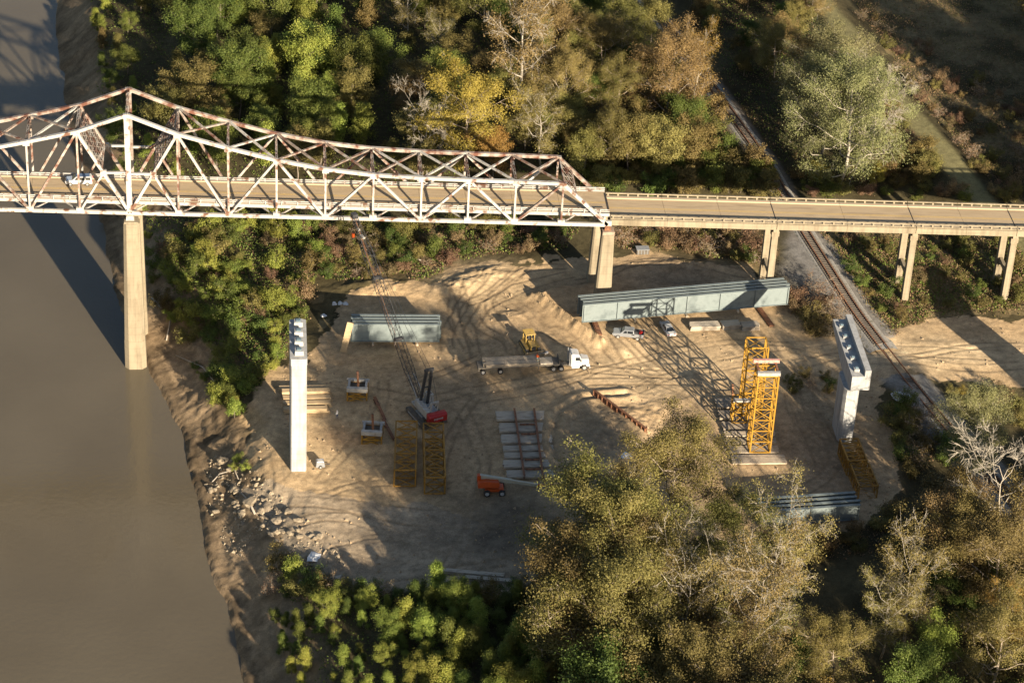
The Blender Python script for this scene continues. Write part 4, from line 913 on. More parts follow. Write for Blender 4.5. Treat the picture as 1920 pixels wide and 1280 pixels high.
# ------------------------------------------------------------ boom lift
c = G(922, 922)
T = thing('boom_lift', 'orange boom lift with long cream boom and red basket in the shade', 'boom lift', (c.x, c.y, c.z), 0)
MB().box((.3, 0, .75), (2.6, 1.5, .45)).build('chassis', ORANGE, T, bevel=.05)
for s in (-1, 1):
    for x in (-.75, 1.35): wheel(T, x, s*1.0, .48, .34, rim=WHITE)
MB().cyl((.3, 0, .95), (.3, 0, 1.25), .5, 14).build('slew_ring', DARKM, T)
MB().side([(-2.0, 1.25), (.9, 1.25), (1.05, 1.6), (.8, 2.05), (-.8, 2.2), (-1.9, 2.1), (-2.1, 1.7)], -.85, .85, [0, 0, .1, .2, .15, .2, .1]).build('turntable', ORANGE, T, bevel=.08)
p0 = Vector((-1.75, .35, 2.5)); tip = (Vector(onY(1008, 909, c.y+.4))-c)/1.2
MB().beam(p0, p0.lerp(tip, .55), .5, .55).build('boom_base', CREAM, T); MB().beam(p0.lerp(tip, .5), tip, .36, .42).build('boom_extension', CREAM, T)
MB().box(p0-Vector((.1, 0, .25)), (.5, .6, 1.0)).build('boom_knuckle', ORANGE, T)
MB().beam(tip, tip+Vector((.9, 0, -.1)), .22, .26).build('jib', RED, T)
bk = tip+Vector((1.5, 0, -.45))
mb = MB().box(bk+Vector((0, 0, -.5)), (.85, 2.0, .08))
for z in (.0, .55): 
    for y in (-1, 1): mb.beam(bk+Vector((-.42, y, z)), bk+Vector((.42, y, z)), .07, .07)
    for x in (-.42, .42): mb.beam(bk+Vector((x, -1, z)), bk+Vector((x, 1, z)), .07, .07)
for x in (-.42, .42):
    for y in (-1, 0, 1): mb.beam(bk+Vector((x, y, -.5)), bk+Vector((x, y, .55)), .07, .07)
mb.build('basket', RED, T); MB().box(bk+Vector((0, 0, -.2)), (.9, 1.7, .5)).build('basket_panel', RED, T)
T.scale = (1.2, 1.2, 1.2)
# ------------------------------------------------------------ crawler crane
g0 = gz(51.2, -37.2); c = Vector(onZ(800, 765, g0+2.0)); c.z = gz(c.x, c.y)
tipw = Vector(onY(664, 404, -10.5)); hd = tipw-c; rz = math.atan2(hd.y, hd.x)
T = thing('crawler_crane', 'crawler crane with red counterweight and long dark lattice boom reaching to the bridge', 'crane', c, rz)
for s in (-1, 1):
    o = MB().side([(-2.9, 0), (2.9, 0), (3.35, .45), (3.2, .95), (2.8, 1.15), (-2.8, 1.15), (-3.2, .95), (-3.35, .45)], s*2.0-.42, s*2.0+.42).build('crawler_track', DARKM, T, bevel=.05)
    MB().box((0, s*2.0, .6), (4.6, .88, .35)).build('track_frame', GREY, o)
MB().box((0, 0, .95), (2.4, 3.2, .7)).build('carbody', GREY, T); MB().cyl((0, 0, 1.3), (0, 0, 1.65), 1.1, 18).build('slew_ring', BLACK, T)
MB().box((-.3, 0, 1.85), (6.6, 2.9, .36)).build('upper_deck', WHITED, T, bevel=.05)
MB().box((-.6, 1.05, 2.65), (4.6, .95, 1.25)).build('engine_housing', WHITED, T, bevel=.08)
MB().box((-1.6, -.2, 2.35), (2.4, 1.3, .8)).build('winch_drum_guard', GREY, T, bevel=.05)
MB().side([(1.1, 2.03), (2.9, 2.03), (3.05, 2.7), (2.6, 3.65), (1.1, 3.65)], -1.95, -.95).build('cab', WHITED, T, bevel=.05)
MB().add([(3.06, -1.9, 2.7), (3.06, -1.0, 2.7), (2.63, -1.0, 3.6), (2.63, -1.9, 3.6)], [(0, 1, 2, 3)]).build('cab_windscreen', GLASS, T)
MB().add([(2.9, -1.963, 2.6), (1.3, -1.963, 2.6), (1.3, -1.963, 3.5), (2.5, -1.963, 3.5)], [(0, 1, 2, 3)]).build('cab_window', GLASS, T); MB().box((1.9, -1.45, 3.662), (.9, .7, .02)).build('roof_window', GLASS, T)
o = MB().side([(-4.4, 1.7), (-3.2, 1.7), (-3.2, 3.3), (-4.1, 3.3), (-4.5, 3.0)], -1.75, 1.75).build('counterweight', RED, T, bevel=.12)
for k, h in enumerate((.5, .42, .5, .38, .46, .4, .5)):   # a row of pale illegible letters across the back
    MB().box((-4.475, .78-k*.26, 2.5), (.02, .15, h*.8), 0).build('lettering_mark', WHITE, o)
for s in (-1, 1):
    MB().beam((-2.6, s*.7, 2.0), (-2.9, s*.6, 4.9), .18, .18).build('gantry_leg', WHITED, T); MB().beam((-1.0, s*.7, 2.0), (-2.85, s*.6, 4.8), .14, .14).build('gantry_leg', WHITED, T)
MB().beam((-2.9, -.75, 4.9), (-2.9, .75, 4.9), .3, .35).build('gantry_head', WHITED, T)
foot = Vector((2.4, 0, 2.1)); mi = (Matrix.Translation(c) @ Matrix.Rotation(rz, 4, 'Z')).inverted(); tip = mi @ tipw
ax = (tip-foot).normalized(); L = (tip-foot).length; sy = Vector((0, 1, 0)); nz = ax.cross(sy).normalized()*-1
def bw(f): return .35+.6*min(1, f*6)*min(1, max(.25, (1-f)*6))
ch = MB(); lc = MB(); n = 34
for i, j in ((-1, -1), (1, -1), (1, 1), (-1, 1)):
    for k in range(n): 
        f, g_ = k/n, (k+1)/n; ch.beam(foot+ax*L*f+sy*i*bw(f)*.75+nz*j*bw(f)*.7, foot+ax*L*g_+sy*i*bw(g_)*.75+nz*j*bw(g_)*.7, .08, .08)
cor = [(-1, -1), (1, -1), (1, 1), (-1, 1)]
for k in range(n):
    for q in range(4):
        (a1, b1), (a2, b2) = cor[q], cor[(q+1) % 4]
        if k % 2: a1, b1, a2, b2 = a2, b2, a1, b1
        f, g_ = k/n, (k+1)/n
        lc.beam(foot+ax*L*f+sy*a1*bw(f)*.75+nz*b1*bw(f)*.7, foot+ax*L*g_+sy*a2*bw(g_)*.75+nz*b2*bw(g_)*.7, .036, .036)
        lc.beam(foot+ax*L*f+sy*a1*bw(f)*.75+nz*b1*bw(f)*.7, foot+ax*L*f+sy*a2*bw(f)*.75+nz*b2*bw(f)*.7, .034, .034)
o = ch.build('boom', BLACK, T); lc.build('lacing', BLACK, o); 
for f in (.33, .66): MB().box(foot+ax*L*f, (.5, 1.6, .5)).build('boom_splice', BLACK, o)
MB().box(tip, (1.0, 1.0, .8)).build('boom_head', BLACK, o); MB().box(foot+ax*L*.88-nz*.3, (1.2, .5, .25), 0).build('tip_sheave_frame', WHITED, o); MB().box(foot+ax*L*.93+nz*.3, (.9, .3, .3), 0).build('tip_sheave_frame', WHITED, o)
mh = Vector((1.2, 0, 2.1)); mt_ = Vector((-.4, 0, 10.2))
for s in (-1, 1):
    MB().beam(mh+sy*s*.75, mt_+sy*s*.5, .36, .42).build('mast_leg', BLACK, T)
    MB().tube([mt_+sy*s*.4, tip+sy*s*.35], .035, 4).build('pendant_line', BLACK, T); MB().tube([mt_+sy*s*.4, (-2.9, s*.5, 4.9)], .04, 4).build('gantry_line', BLACK, T)
    MB().tube([foot+sy*s*.6+nz*1.6, foot+ax*L*.5+nz*1.1+sy*s*.2, tip], .03, 4).build('hoist_line', RUST, T)
MB().beam(mt_-sy*.9, mt_+sy*.9, .35, .45).build('mast_head', BLACK, T); MB().beam(mh.lerp(mt_, .5)-sy*.6, mh.lerp(mt_, .5)+sy*.6, .15, .15).build('mast_tie', BLACK, T)
for s in (-1, 1): MB().beam((1.0, s*.9, 2.2), foot+ax*5+sy*s*.5, .12, .12).build('boom_stop', WHITED, T)
hk = tip+Vector((.3, 0, -4.2)); o = MB().box(hk, (.45, .45, .8)).build('hook_block', ORANGE, T); MB().tube([hk-Vector((0, 0, .4)), hk-Vector((0, 0, .8)), hk+Vector((.2, 0, -1.0)), hk+Vector((.3, 0, -.75))], .06, 6).build('hook', BLACK, o)
MB().tube([tip+Vector((.3, 0, 0)), hk+Vector((0, 0, .4))], .035, 4).build('hook_line', BLACK, T)
# ------------------------------------------------------------ small things about the yard
c = G(600, 874); T = thing('light_plant', 'small silver equipment box on the sand right of the white pier', 'equipment', (c.x, c.y, c.z+.0), .1)
MB().box((0, 0, .75), (1.6, 1.3, 1.1), taper=(.8, .8)).build('housing', SILVER, T, bevel=.06); MB().box((0, 0, 1.32), (.9, .7, .08)).build('lid', WHITE, T)
for s in (-1, 1): wheel(T, 0, s*.72, .3, .18)
MB().beam((.8, 0, .4), (1.7, 0, .35), .1, .1).build('drawbar', BLACK, T)
c = G(1204, 474); T = thing('steel_container', 'dark steel skip box in the scrub behind the end pier', 'container', c, .05)
MB().box((0, 0, .55), (2.4, 1.5, 1.0)).build('box', DARKM, T); MB().box((0, 0, 1.09), (2.5, 1.6, .08)).build('rim', GREY, T)
for k in range(4): MB().box((-.9+.6*k, -.77, .55), (.08, .06, .95)).build('rib', GREY, T)
def lump(name, u, v, r, mat, label, cat, seed, sq=.55, group=None, sub=2):
    c = G(u, v); rr = np.random.RandomState(seed); import bmesh
    bm = bmesh.new(); bmesh.ops.create_icosphere(bm, subdivisions=sub, radius=1)
    ph = rr.rand(6)*9; sc = 1+.35*(rr.rand(3)-.5)
    for q in bm.verts:
        x, y, z = q.co; k = 1+.28*math.sin(3.1*x+ph[0])*math.sin(2.7*y+ph[1])+.2*math.sin(4.3*z+ph[2]+x)+rr.uniform(-.10, .10)
        q.co = Vector((x*k*sc[0], y*k*sc[1], z*k*sq*sc[2]))*r
    me = bpy.data.meshes.new(name); bm.to_mesh(me); bm.free(); me.materials.append(mat)
    o = inst(name, me, None, (c.x, c.y, c.z+r*sq*.25), rr.uniform(0, 6)); tag(o, label, cat, group); return o
lump('plastic_sheet', 1174, 854, 1.0, SHEET, 'crumpled pale plastic sheet on the mound below the rusty girder', 'sheet', 3, .4)
lump('plastic_sheet', 592, 1044, 1.35, SHEET, 'pale flat sheet lying above the riverside bushes', 'sheet', 5, .3)
lump('plastic_sheet', 1690, 745, 1.6, M('grey_rubble_sheet', (.33, .34, .36), (.4, .4, .42), scale=2, rough=.8), 'grey sheet draped on the bank below the railway', 'sheet', 6, .35)
for i, (u, v) in enumerate(((627, 570), (638, 569), (648, 570), (607, 592))):
    lump('white_bag', u, v, .5, SHEET, ('white sack lying in the shade at the scrub edge' if i == 3 else 'white sack in the short row by the scrub edge'), 'sack', 11+i, .6, None if i == 3 else 'row of white sacks by the scrub')
# the riprap of broken concrete on the bank
ROCK = M('broken_concrete', (.22, .175, .12), (.29, .235, .165), (.15, .118, .08), scale=1.2, rough=.95, bump=.4, bscale=3, perobj=.2)
rr = random.Random(12); spots = []
bank = [(420,890),(470,880),(520,930),(580,990),(640,1040),(640,1085),(560,1060),(480,1030),(420,1000),(385,930)]
big = [(470,942,1.15),(438,918,.8),(492,958,.9),(520,975,.8),(510,1002,.7),(560,975,.8),(420,865,1.0),(432,880,.8),(455,965,.9),(545,1000,.7),(600,1005,.6)]
for u, v, r in big: spots.append((u, v, r))
while len(spots) < 95:
    u, v = rr.uniform(380, 650), rr.uniform(840, 1090)
    if pip(np.array([u]), np.array([v]), bank)[0]: spots.append((u, v, .22+.5*rr.random()**2.2))
for i, (u, v, r) in enumerate(spots):
    lump('boulder', u, v, r, ROCK, 'broken pale boulder in the riprap on the river bank below the white pier', 'boulder', 100+i, .55, 'riprap boulders on the river bank', 1 if r < .6 else 2)
def clods(name, label, n, poly, rmin, rmax, mat, seed):
    rs = np.random.RandomState(seed); us = [p[0] for p in poly]; vs_ = [p[1] for p in poly]; mb = MB(); k = 0
    while k < n:
        u, v = rs.uniform(min(us), max(us)), rs.uniform(min(vs_), max(vs_))
        if not pip(np.array([u]), np.array([v]), poly)[0]: continue
        p = onZ(u, v, 8.0 if u > 700 else 3.5); p = G(u, v); k += 1
        if float(vnoise(np.array([p.x/6]), np.array([p.y/6]), seed)[0]) < .42: continue
        r = rmin+(rmax-rmin)*rs.rand()**3; a = rs.uniform(0, 6.28); q = rs.uniform(.7, 1.3, 6)*r
        mb.add([(p.x+q[0]*math.cos(a), p.y+q[0]*math.sin(a), p.z), (p.x+q[1]*math.cos(a+2.1), p.y+q[1]*math.sin(a+2.1), p.z), (p.x+q[2]*math.cos(a+4.2), p.y+q[2]*math.sin(a+4.2), p.z), (p.x+.3*r*math.cos(a), p.y+.3*r*math.sin(a), p.z+q[3]*.8), (p.x-.3*r*math.cos(a+1), p.y-.3*r*math.sin(a+1), p.z+q[4]*.6)], [(0, 1, 3), (1, 4, 3), (1, 2, 4), (2, 0, 3), (2, 3, 4)])
    tag(mb.build(name, mat), label, 'rubble', kind='stuff')
clods('dirt_clods', 'loose clods of dug earth scattered over the yard', 2600, SITE, .08, .38, M('clod_earth', (.27, .195, .12), (.36, .265, .165), (.20, .15, .10), scale=1, rough=1), 5)
clods('riprap_rubble', 'small broken rubble between the riprap boulders on the bank', 700, [(390,850),(470,870),(530,930),(640,1030),(650,1090),(520,1060),(430,1040),(385,950)], .12, .5, ROCK, 9)
DRIFT = M('driftwood', (.30, .26, .21), (.38, .33, .27), scale=2, rough=.95)
for i, (pts, r, lb) in enumerate(((((398, 905), (412, 890), (440, 882), (447, 900)), .14, 'curved bleached driftwood branch among the riprap'), (((478, 965), (466, 940), (452, 925)), .2, 'forked dead log leaning in the riprap'), (((330, 668), (380, 690), (420, 740)), .16, 'long thin driftwood pole on the upper mud bank'), (((285, 560), (320, 600), (312, 640)), .2, 'bleached driftwood beside the river pier'), (((690, 482), (740, 476), (790, 490)), .18, 'fallen bare trunk in the scrub behind the short girders'))):
    mb = MB(); P_ = [G(*p)+Vector((0, 0, .25)) for p in pts]; c = P_[0].copy()
    mb.tube([p-c for p in P_], [r*(1-.18*k) for k in range(len(P_))], 6); o = mb.build('driftwood', DRIFT, smooth=True); o.location = c; tag(o, lb, 'log')
# ------------------------------------------------------------ people
def person(loc, rz, shirt, trousers, hat, label, arms=(.35, .35), stride=.12):
    T = thing('person', label, 'person', loc, rz)
    J = {'pel': (0, 0, .95), 'wai': (0, 0, 1.12), 'che': (0, 0, 1.36), 'nec': (0, 0, 1.52), 'hea': (.02, 0, 1.62), 'top': (.02, 0, 1.74)}
    for s, n in ((-1, 'R'), (1, 'L')):
        J['hip'+n] = (0, s*.1, .9); J['kne'+n] = (s*stride*.5+.04, s*.11, .5); J['ank'+n] = (s*stride, s*.11, .09); J['toe'+n] = (s*stride+.17, s*.12, .04)
        J['sho'+n] = (0, s*.19, 1.44); J['elb'+n] = (.05, s*.27, 1.17); J['wri'+n] = (arms[0 if s < 0 else 1]*.7, s*.25, 1.0); J['han'+n] = (arms[0 if s < 0 else 1]*.7+.08, s*.24, .94)
    R_ = {'pel': .155, 'wai': .14, 'che': .17, 'nec': .06, 'hea': .095, 'top': .07, 'hip': .1, 'kne': .065, 'ank': .045, 'toe': .045, 'sho': .075, 'elb': .05, 'wri': .035, 'han': .04}
    E_ = [('pel', 'wai'), ('wai', 'che'), ('che', 'nec'), ('nec', 'hea'), ('hea', 'top')]
    for n in 'RL': E_ += [('pel', 'hip'+n), ('hip'+n, 'kne'+n), ('kne'+n, 'ank'+n), ('ank'+n, 'toe'+n), ('che', 'sho'+n), ('sho'+n, 'elb'+n), ('elb'+n, 'wri'+n), ('wri'+n, 'han'+n)]
    ks = list(J); me = bpy.data.meshes.new('body'); me.from_pydata([J[k] for k in ks], [(ks.index(a), ks.index(b_)) for a, b_ in E_], []); me.materials.append(trousers)
    o = bpy.data.objects.new('body', me); COL.objects.link(o); o.parent = T
    sk_ = o.modifiers.new('skin', 'SKIN'); o.modifiers.new('sub', 'SUBSURF').render_levels = 1
    for i, k in enumerate(ks): q = me.skin_vertices[0].data[i]; q.radius = (R_[k[:3]],)*2; q.use_root = (k == 'pel')
    for mm in (shirt, SKIN): me.materials.append(mm)
    m_, t_, b2 = nodes('clothed_body'); tcx = t_.nodes.new('ShaderNodeTexCoord'); sx = t_.nodes.new('ShaderNodeSeparateXYZ'); t_.links.new(tcx.outputs['Object'], sx.inputs[0])
    mrx = t_.nodes.new('ShaderNodeMapRange'); mrx.inputs[1].default_value = 0; mrx.inputs[2].default_value = 2; t_.links.new(sx.outputs['Z'], mrx.inputs[0])
    bc = lambda mm: tuple(mm.node_tree.nodes['Principled BSDF'].inputs['Base Color'].default_value)[:3]
    rp = ramp(t_, [(0, (.06, .05, .04)), (.06, bc(trousers) if trousers is not CLOTHJ else (.06, .08, .13)), (.51, bc(shirt)), (.77, bc(SKIN))]); rp.color_ramp.interpolation = 'CONSTANT'
    t_.links.new(mrx.outputs[0], rp.inputs[0]); t_.links.new(rp.outputs[0], b2.inputs['Base Color']); b2.inputs['Roughness'].default_value = .9
    me.materials.clear(); me.materials.append(m_)
    MB().tube([(.02, 0, 1.70), (.02, 0, 1.76), (.02, 0, 1.82)], [.15, .125, .05], 12).build('hard_hat', hat, T, smooth=True)
    return T
p = G(632, 785); person((p.x, p.y, p.z), 2.4, CLOTHW, CLOTHJ, WHITE, 'worker in white shirt and white hard hat standing beside the timber bundles')
q = tr-dv*3.6-nv*.1; person((q.x, q.y, zt3+.03+1.475), 1.2, CLOTHO, CLOTHM, ORANGE, 'worker in orange vest and pale trousers standing on the flatbed trailer', (.5, .2))
# ------------------------------------------------------------ vegetation
def leaf_mat(name, cols, trans=.26, vary=.26, gain=.98):
    m, t, b = nodes(name)
    ge = t.nodes.new('ShaderNodeNewGeometry'); oi = t.nodes.new('ShaderNodeObjectInfo')
    tc = t.nodes.new('ShaderNodeTexCoord'); nz = t.nodes.new('ShaderNodeTexNoise'); nz.inputs['Scale'].default_value = .42; nz.inputs['Detail'].default_value = 2
    t.links.new(tc.outputs['Object'], nz.inputs['Vector'])
    mx = t.nodes.new('ShaderNodeMath'); mx.operation = 'MULTIPLY_ADD'; mx.inputs[1].default_value = .42
    t.links.new(ge.outputs['Random Per Island'], mx.inputs[0])
    m2 = t.nodes.new('ShaderNodeMapRange'); m2.inputs[1].default_value = .3; m2.inputs[2].default_value = .7; m2.inputs[4].default_value = .55; t.links.new(nz.outputs['Fac'], m2.inputs[0])
    t.links.new(m2.outputs[0], mx.inputs[2])
    n = len(cols); r = ramp(t, [(i/(n-1), tuple(q*gain for q in c)) for i, c in enumerate(cols)]); t.links.new(mx.outputs[0], r.inputs[0])
    hs = t.nodes.new('ShaderNodeHueSaturation'); t.links.new(r.outputs[0], hs.inputs['Color'])
    mh = t.nodes.new('ShaderNodeMapRange'); mh.inputs[3].default_value = .5-.035; mh.inputs[4].default_value = .5+.02; t.links.new(oi.outputs['Random'], mh.inputs[0]); t.links.new(mh.outputs[0], hs.inputs['Hue'])
    mv = t.nodes.new('ShaderNodeMath'); mv.operation = 'FRACT'; ml = t.nodes.new('ShaderNodeMath'); ml.operation = 'MULTIPLY'; ml.inputs[1].default_value = 7.31; t.links.new(oi.outputs['Random'], ml.inputs[0]); t.links.new(ml.outputs[0], mv.inputs[0])
    mw_ = t.nodes.new('ShaderNodeMapRange'); mw_.inputs[3].default_value = 1-vary; mw_.inputs[4].default_value = 1+vary; t.links.new(mv.outputs[0], mw_.inputs[0]); t.links.new(mw_.outputs[0], hs.inputs['Value'])
    b.inputs['Roughness'].default_value = .65; b.inputs['Specular IOR Level'].default_value = .25; t.links.new(hs.outputs[0], b.inputs['Base Color'])
    tr_ = t.nodes.new('ShaderNodeBsdfTranslucent'); t.links.new(hs.outputs[0], tr_.inputs['Color'])
    ms = t.nodes.new('ShaderNodeMixShader'); ms.inputs[0].default_value = trans
    t.links.new(b.outputs[0], ms.inputs[1]); t.links.new(tr_.outputs[0], ms.inputs[2]); t.links.new(ms.outputs[0], t.nodes['Material Output'].inputs[0])
    return m
LM = {
 'green': leaf_mat('green_leaves', [(.040, .060, .012), (.080, .112, .022), (.125, .155, .032), (.17, .19, .042)]),
 'lime': leaf_mat('lime_leaves', [(.065, .090, .018), (.13, .16, .028), (.19, .21, .04), (.235, .24, .052)], gain=1.2),
 'olive': leaf_mat('olive_leaves', [(.08, .075, .021), (.135, .122, .034), (.19, .167, .05), (.245, .205, .068)]),
 'brown': leaf_mat('browning_leaves', [(.10, .078, .027), (.17, .135, .045), (.24, .195, .066), (.29, .24, .09)]),
 'gold': leaf_mat('golden_leaves', [(.19, .14, .026), (.29, .215, .042), (.37, .28, .062), (.27, .23, .056)]),
 'pale': leaf_mat('pale_grey_green_leaves', [(.10, .115, .042), (.165, .175, .068), (.225, .23, .10), (.28, .27, .135)]),
 'dry': leaf_mat('dry_weed', [(.10, .065, .032), (.17, .115, .058), (.24, .175, .09), (.13, .12, .05)]),
 'rust': leaf_mat('rust_orange_leaves', [(.14, .065, .02), (.22, .115, .03), (.28, .17, .05), (.17, .13, .05)]),
}
BARK = M('grey_brown_bark', (.13, .105, .08), (.20, .165, .13), scale=2.5, rough=.95, perobj=.2)
BARKW = M('pale_bark', (.30, .265, .21), (.38, .34, .28), (.20, .17, .135), scale=1.2, rough=.9, perobj=.08)
def quads(C, N, Sz, rs, name, mat):
    n = len(C); a = rs.normal(size=(n, 3)); e = np.cross(N, a); e /= np.linalg.norm(e, axis=1)[:, None]+1e-9; g = np.cross(N, e)
    s = Sz[:, None]; asp = (.55+.35*rs.rand(n))[:, None]
    V = np.stack([C-e*s*.5, C-g*s*.5*asp+N*s*.08, C+e*s*.5, C+g*s*.5*asp+N*s*.08], 1).reshape(-1, 3)
    me = bpy.data.meshes.new(name); me.vertices.add(4*n); me.vertices.foreach_set('co', V.ravel())
    me.loops.add(4*n); me.loops.foreach_set('vertex_index', np.arange(4*n)); me.polygons.add(n); me.polygons.foreach_set('loop_start', np.arange(n)*4)
    me.materials.append(mat); me.update(calc_edges=True); return me
def tree_proto(seed, H, W_, base=.3, shape='round', limbs=9, subs=5, leaves=5500, ls=.36, cr=1.0, bare=0, trunk_r=None, mats=('green',), bark=BARK, lean=0.0):
    """returns trunk mesh and a crown mesh for each leaf material: trunk and limbs grown first, leaves then clumped round the twigs"""
    rs = np.random.RandomState(seed); tb = MB(); r0 = trunk_r or H*.016
    K = 7; drift = np.cumsum(rs.normal(0, H*.012, (K, 2)), 0); drift[0] = 0
    tp = [np.array([drift[k, 0]+lean*H*(k/(K-1))**1.5, drift[k, 1], H*.86*k/(K-1)]) for k in range(K)]
    tb.tube(tp, [max(.03, r0*(1-.85*k/(K-1))) for k in range(K)], 7)
    def tpos(f): q = f*(K-1); i = min(int(q), K-2); return tp[i]+(tp[i+1]-tp[i])*(q-i)
    clumps = []; tw = []
    for k in range(limbs):
        f = base+(1-base)*((k+.5)/limbs)**.85; f = min(.99, f+rs.uniform(-.03, .03)); p = tpos(f)
        az = k*2.4+rs.uniform(-.5, .5); q = (f-base)/(1-base)
        env = {'round': math.sin(math.pi*min(.96, .22+.72*q))**.75, 'cone': 1.02-q*.88, 'vase': .45+.6*q if q < .8 else .75, 'flat': .75+.3*q}[shape]
        R_ = W_/2*env*rs.uniform(.58, 1.2); up = {'round': .35+.8*q, 'cone': .18+.25*q, 'vase': .9+.5*q, 'flat': .25+.3*q}[shape]
        d = np.array([math.cos(az), math.sin(az), 0]); pts = [p]
        for j in (1, 2, 3, 4):
            g = j/4; pts.append(p+d*R_*g+np.array([0, 0, R_*up*(g**1.25)])+rs.normal(0, R_*.05, 3))
        lr = max(.035, r0*.5*(1-.6*q)); tb.tube(pts, [lr, lr*.75, lr*.55, lr*.35, lr*.18], 5, False)
        clumps.append((pts[-1], 1.0)); clumps.append((pts[3], .8))
        for s_ in range(subs):
            g = rs.uniform(.3, .97)*4; i = min(int(g), 3); b0 = pts[i]+(pts[i+1]-pts[i])*(g-i)
            v = d*.5+rs.normal(0, .62, 3)+np.array([0, 0, .35*up]); v /= np.linalg.norm(v); Ls = R_*rs.uniform(.28, .5)*(1.15-.12*g)
            b1 = b0+v*Ls*.55+rs.normal(0, .05*Ls, 3); b2 = b0+v*Ls+np.array([0, 0, .1*Ls])
            tb.tube([b0, b1, b2], [lr*.35, lr*.22, lr*.08+.012], 4, False); clumps.append((b2, 1.0)); clumps.append((b1, .55))
            for _ in range(bare):
                h = rs.uniform(.2, 1); c0 = b0+(b2-b0)*h; w_ = v+rs.normal(0, .6, 3); w_ /= np.linalg.norm(w_); c1 = c0+w_*Ls*rs.uniform(.3, .6); tb.tube([c0, (c0+c1)/2+rs.normal(0, .06, 3), c1], [lr*.14+.02, .025+lr*.06, .016], 3, False); tw.append(c1)
                if bare > 3:
                    for _2 in range(2):
                        w2 = w_+rs.normal(0, .6, 3); w2 /= np.linalg.norm(w2); c2 = c1+w2*Ls*.25; tb.tube([c0+(c1-c0)*rs.uniform(.4, 1), c2], [.022, .012], 3, False)
    tm = tb.mesh('trunk', bark, True)
    if leaves == 0: return tm, None
    clumps.append((tp[-1], 1.2)); cc_ = np.array([c for c, _ in clumps]); wt = np.array([w_ for _, w_ in clumps])*rs.uniform(.12, 1.7, len(clumps)); wt /= wt.sum()
    ci = rs.choice(len(cc_), leaves, p=wt); rad = cr*(.65+.7*rs.rand(len(cc_)))
    off = rs.normal(size=(leaves, 3)); off /= np.linalg.norm(off, axis=1)[:, None]; rr_ = rs.rand(leaves)**.45
    off = rs.normal(size=(leaves, 3))*(.62*rad[ci])[:, None]*np.array([1, 1, .75])
    C = cc_[ci]+off; mid = np.array([0, 0, H*.45]); out = C-mid; out /= np.linalg.norm(out, axis=1)[:, None]+1e-6
    N = rs.normal(size=(leaves, 3))*.75+out*.55+off/(cr)*.5+np.array([0, 0, .35]); N /= np.linalg.norm(N, axis=1)[:, None]
    Sz = ls*(.6+.8*rs.rand(leaves)); C[:, 2] = np.maximum(C[:, 2], .15)
    first = quads(C, N, Sz, rs, 'crown', LM[mats[0]])
    return tm, first
PR = {}
def proto(key, n, **kw):
    PR[key] = [tree_proto(hash_(key)+17*i, **kw) for i in range(n)]
def hash_(s): return sum(ord(c)*(i+3) for i, c in enumerate(s)) % 9973
proto('oak', 6, H=13, W_=10, base=.25, shape='round', limbs=12, subs=6, leaves=20000, ls=.25, cr=1.1, mats=('green', 'lime', 'olive', 'brown', 'gold', 'pale', 'rust'))
proto('willow', 4, H=11, W_=5.6, base=.12, shape='cone', limbs=16, subs=4, leaves=10000, ls=.25, cr=.78, mats=('green', 'lime', 'olive'))
proto('autumn', 4, H=22, W_=17, base=.14, shape='round', limbs=18, subs=8, leaves=42000, ls=.225, cr=1.3, bare=2, mats=('olive', 'brown', 'gold', 'rust', 'pale'), bark=M('tan_bark', (.26, .21, .16), (.34, .28, .22), scale=2, rough=.95))
proto('thin', 2, H=21, W_=16, base=.2, shape='vase', limbs=14, subs=8, leaves=15000, ls=.21, cr=1.25, bare=5, mats=('brown', 'olive', 'rust', 'pale'), bark=BARKW)
proto('sycamore', 2, H=25, W_=18, base=.06, shape='round', limbs=20, subs=8, leaves=44000, ls=.225, cr=1.35, bare=2, mats=('pale', 'olive'), bark=BARKW, trunk_r=.34)
proto('bare', 2, H=17, W_=13, base=.2, shape='vase', limbs=13, subs=8, leaves=0, bare=7, bark=BARKW, trunk_r=.19)
proto('shrub', 4, H=2.6, W_=4.2, base=.05, shape='flat', limbs=9, subs=4, leaves=2800, ls=.20, cr=.6, mats=('green', 'lime', 'olive', 'brown', 'dry', 'gold'))
proto('sapling', 3, H=5.2, W_=4.0, base=.12, shape='round', limbs=10, subs=4, leaves=4600, ls=.21, cr=.66, mats=('green', 'lime', 'olive', 'brown', 'gold', 'dry'))
proto('deadbush', 2, H=3.0, W_=4.6, base=.05, shape='flat', limbs=11, subs=5, leaves=800, ls=.17, cr=.7, bare=3, mats=('dry', 'brown'), bark=M('dead_twigs', (.25, .20, .15), (.33, .27, .2), scale=3, rough=.95))
vr = random.Random(2031)
KIND = {'oak': 'broadleaf_tree', 'willow': 'slender_tree', 'autumn': 'autumn_tree', 'thin': 'twiggy_tree', 'sycamore': 'pale_tree', 'bare': 'bare_tree', 'sapling': 'sapling', 'shrub': 'shrub', 'deadbush': 'shrub'}
def plant(key, col, x, y, sc=1.0, label='', group=None, name=None, cat='tree', rz=None, szv=None, lean=0):
    tm, D = vr.choice(PR[key]); T = thing(name or ('dry_bush' if col in ('dry', 'brown') and key in ('shrub', 'deadbush') else KIND[key]), label, cat, (x, y, gz(x, y)-.1), vr.uniform(0, 6.28) if rz is None else rz, group)
    s = sc*vr.uniform(.94, 1.06); T.scale = (s, s, s*(szv or vr.uniform(.9, 1.1)))
    inst('trunk' if key not in ('shrub', 'deadbush') else 'stems', tm, T)
    if D:
        o = inst('crown' if key not in ('shrub', 'deadbush') else 'foliage', D, T); o.material_slots[0].link = 'OBJECT'; o.material_slots[0].material = LM[col]
    return T
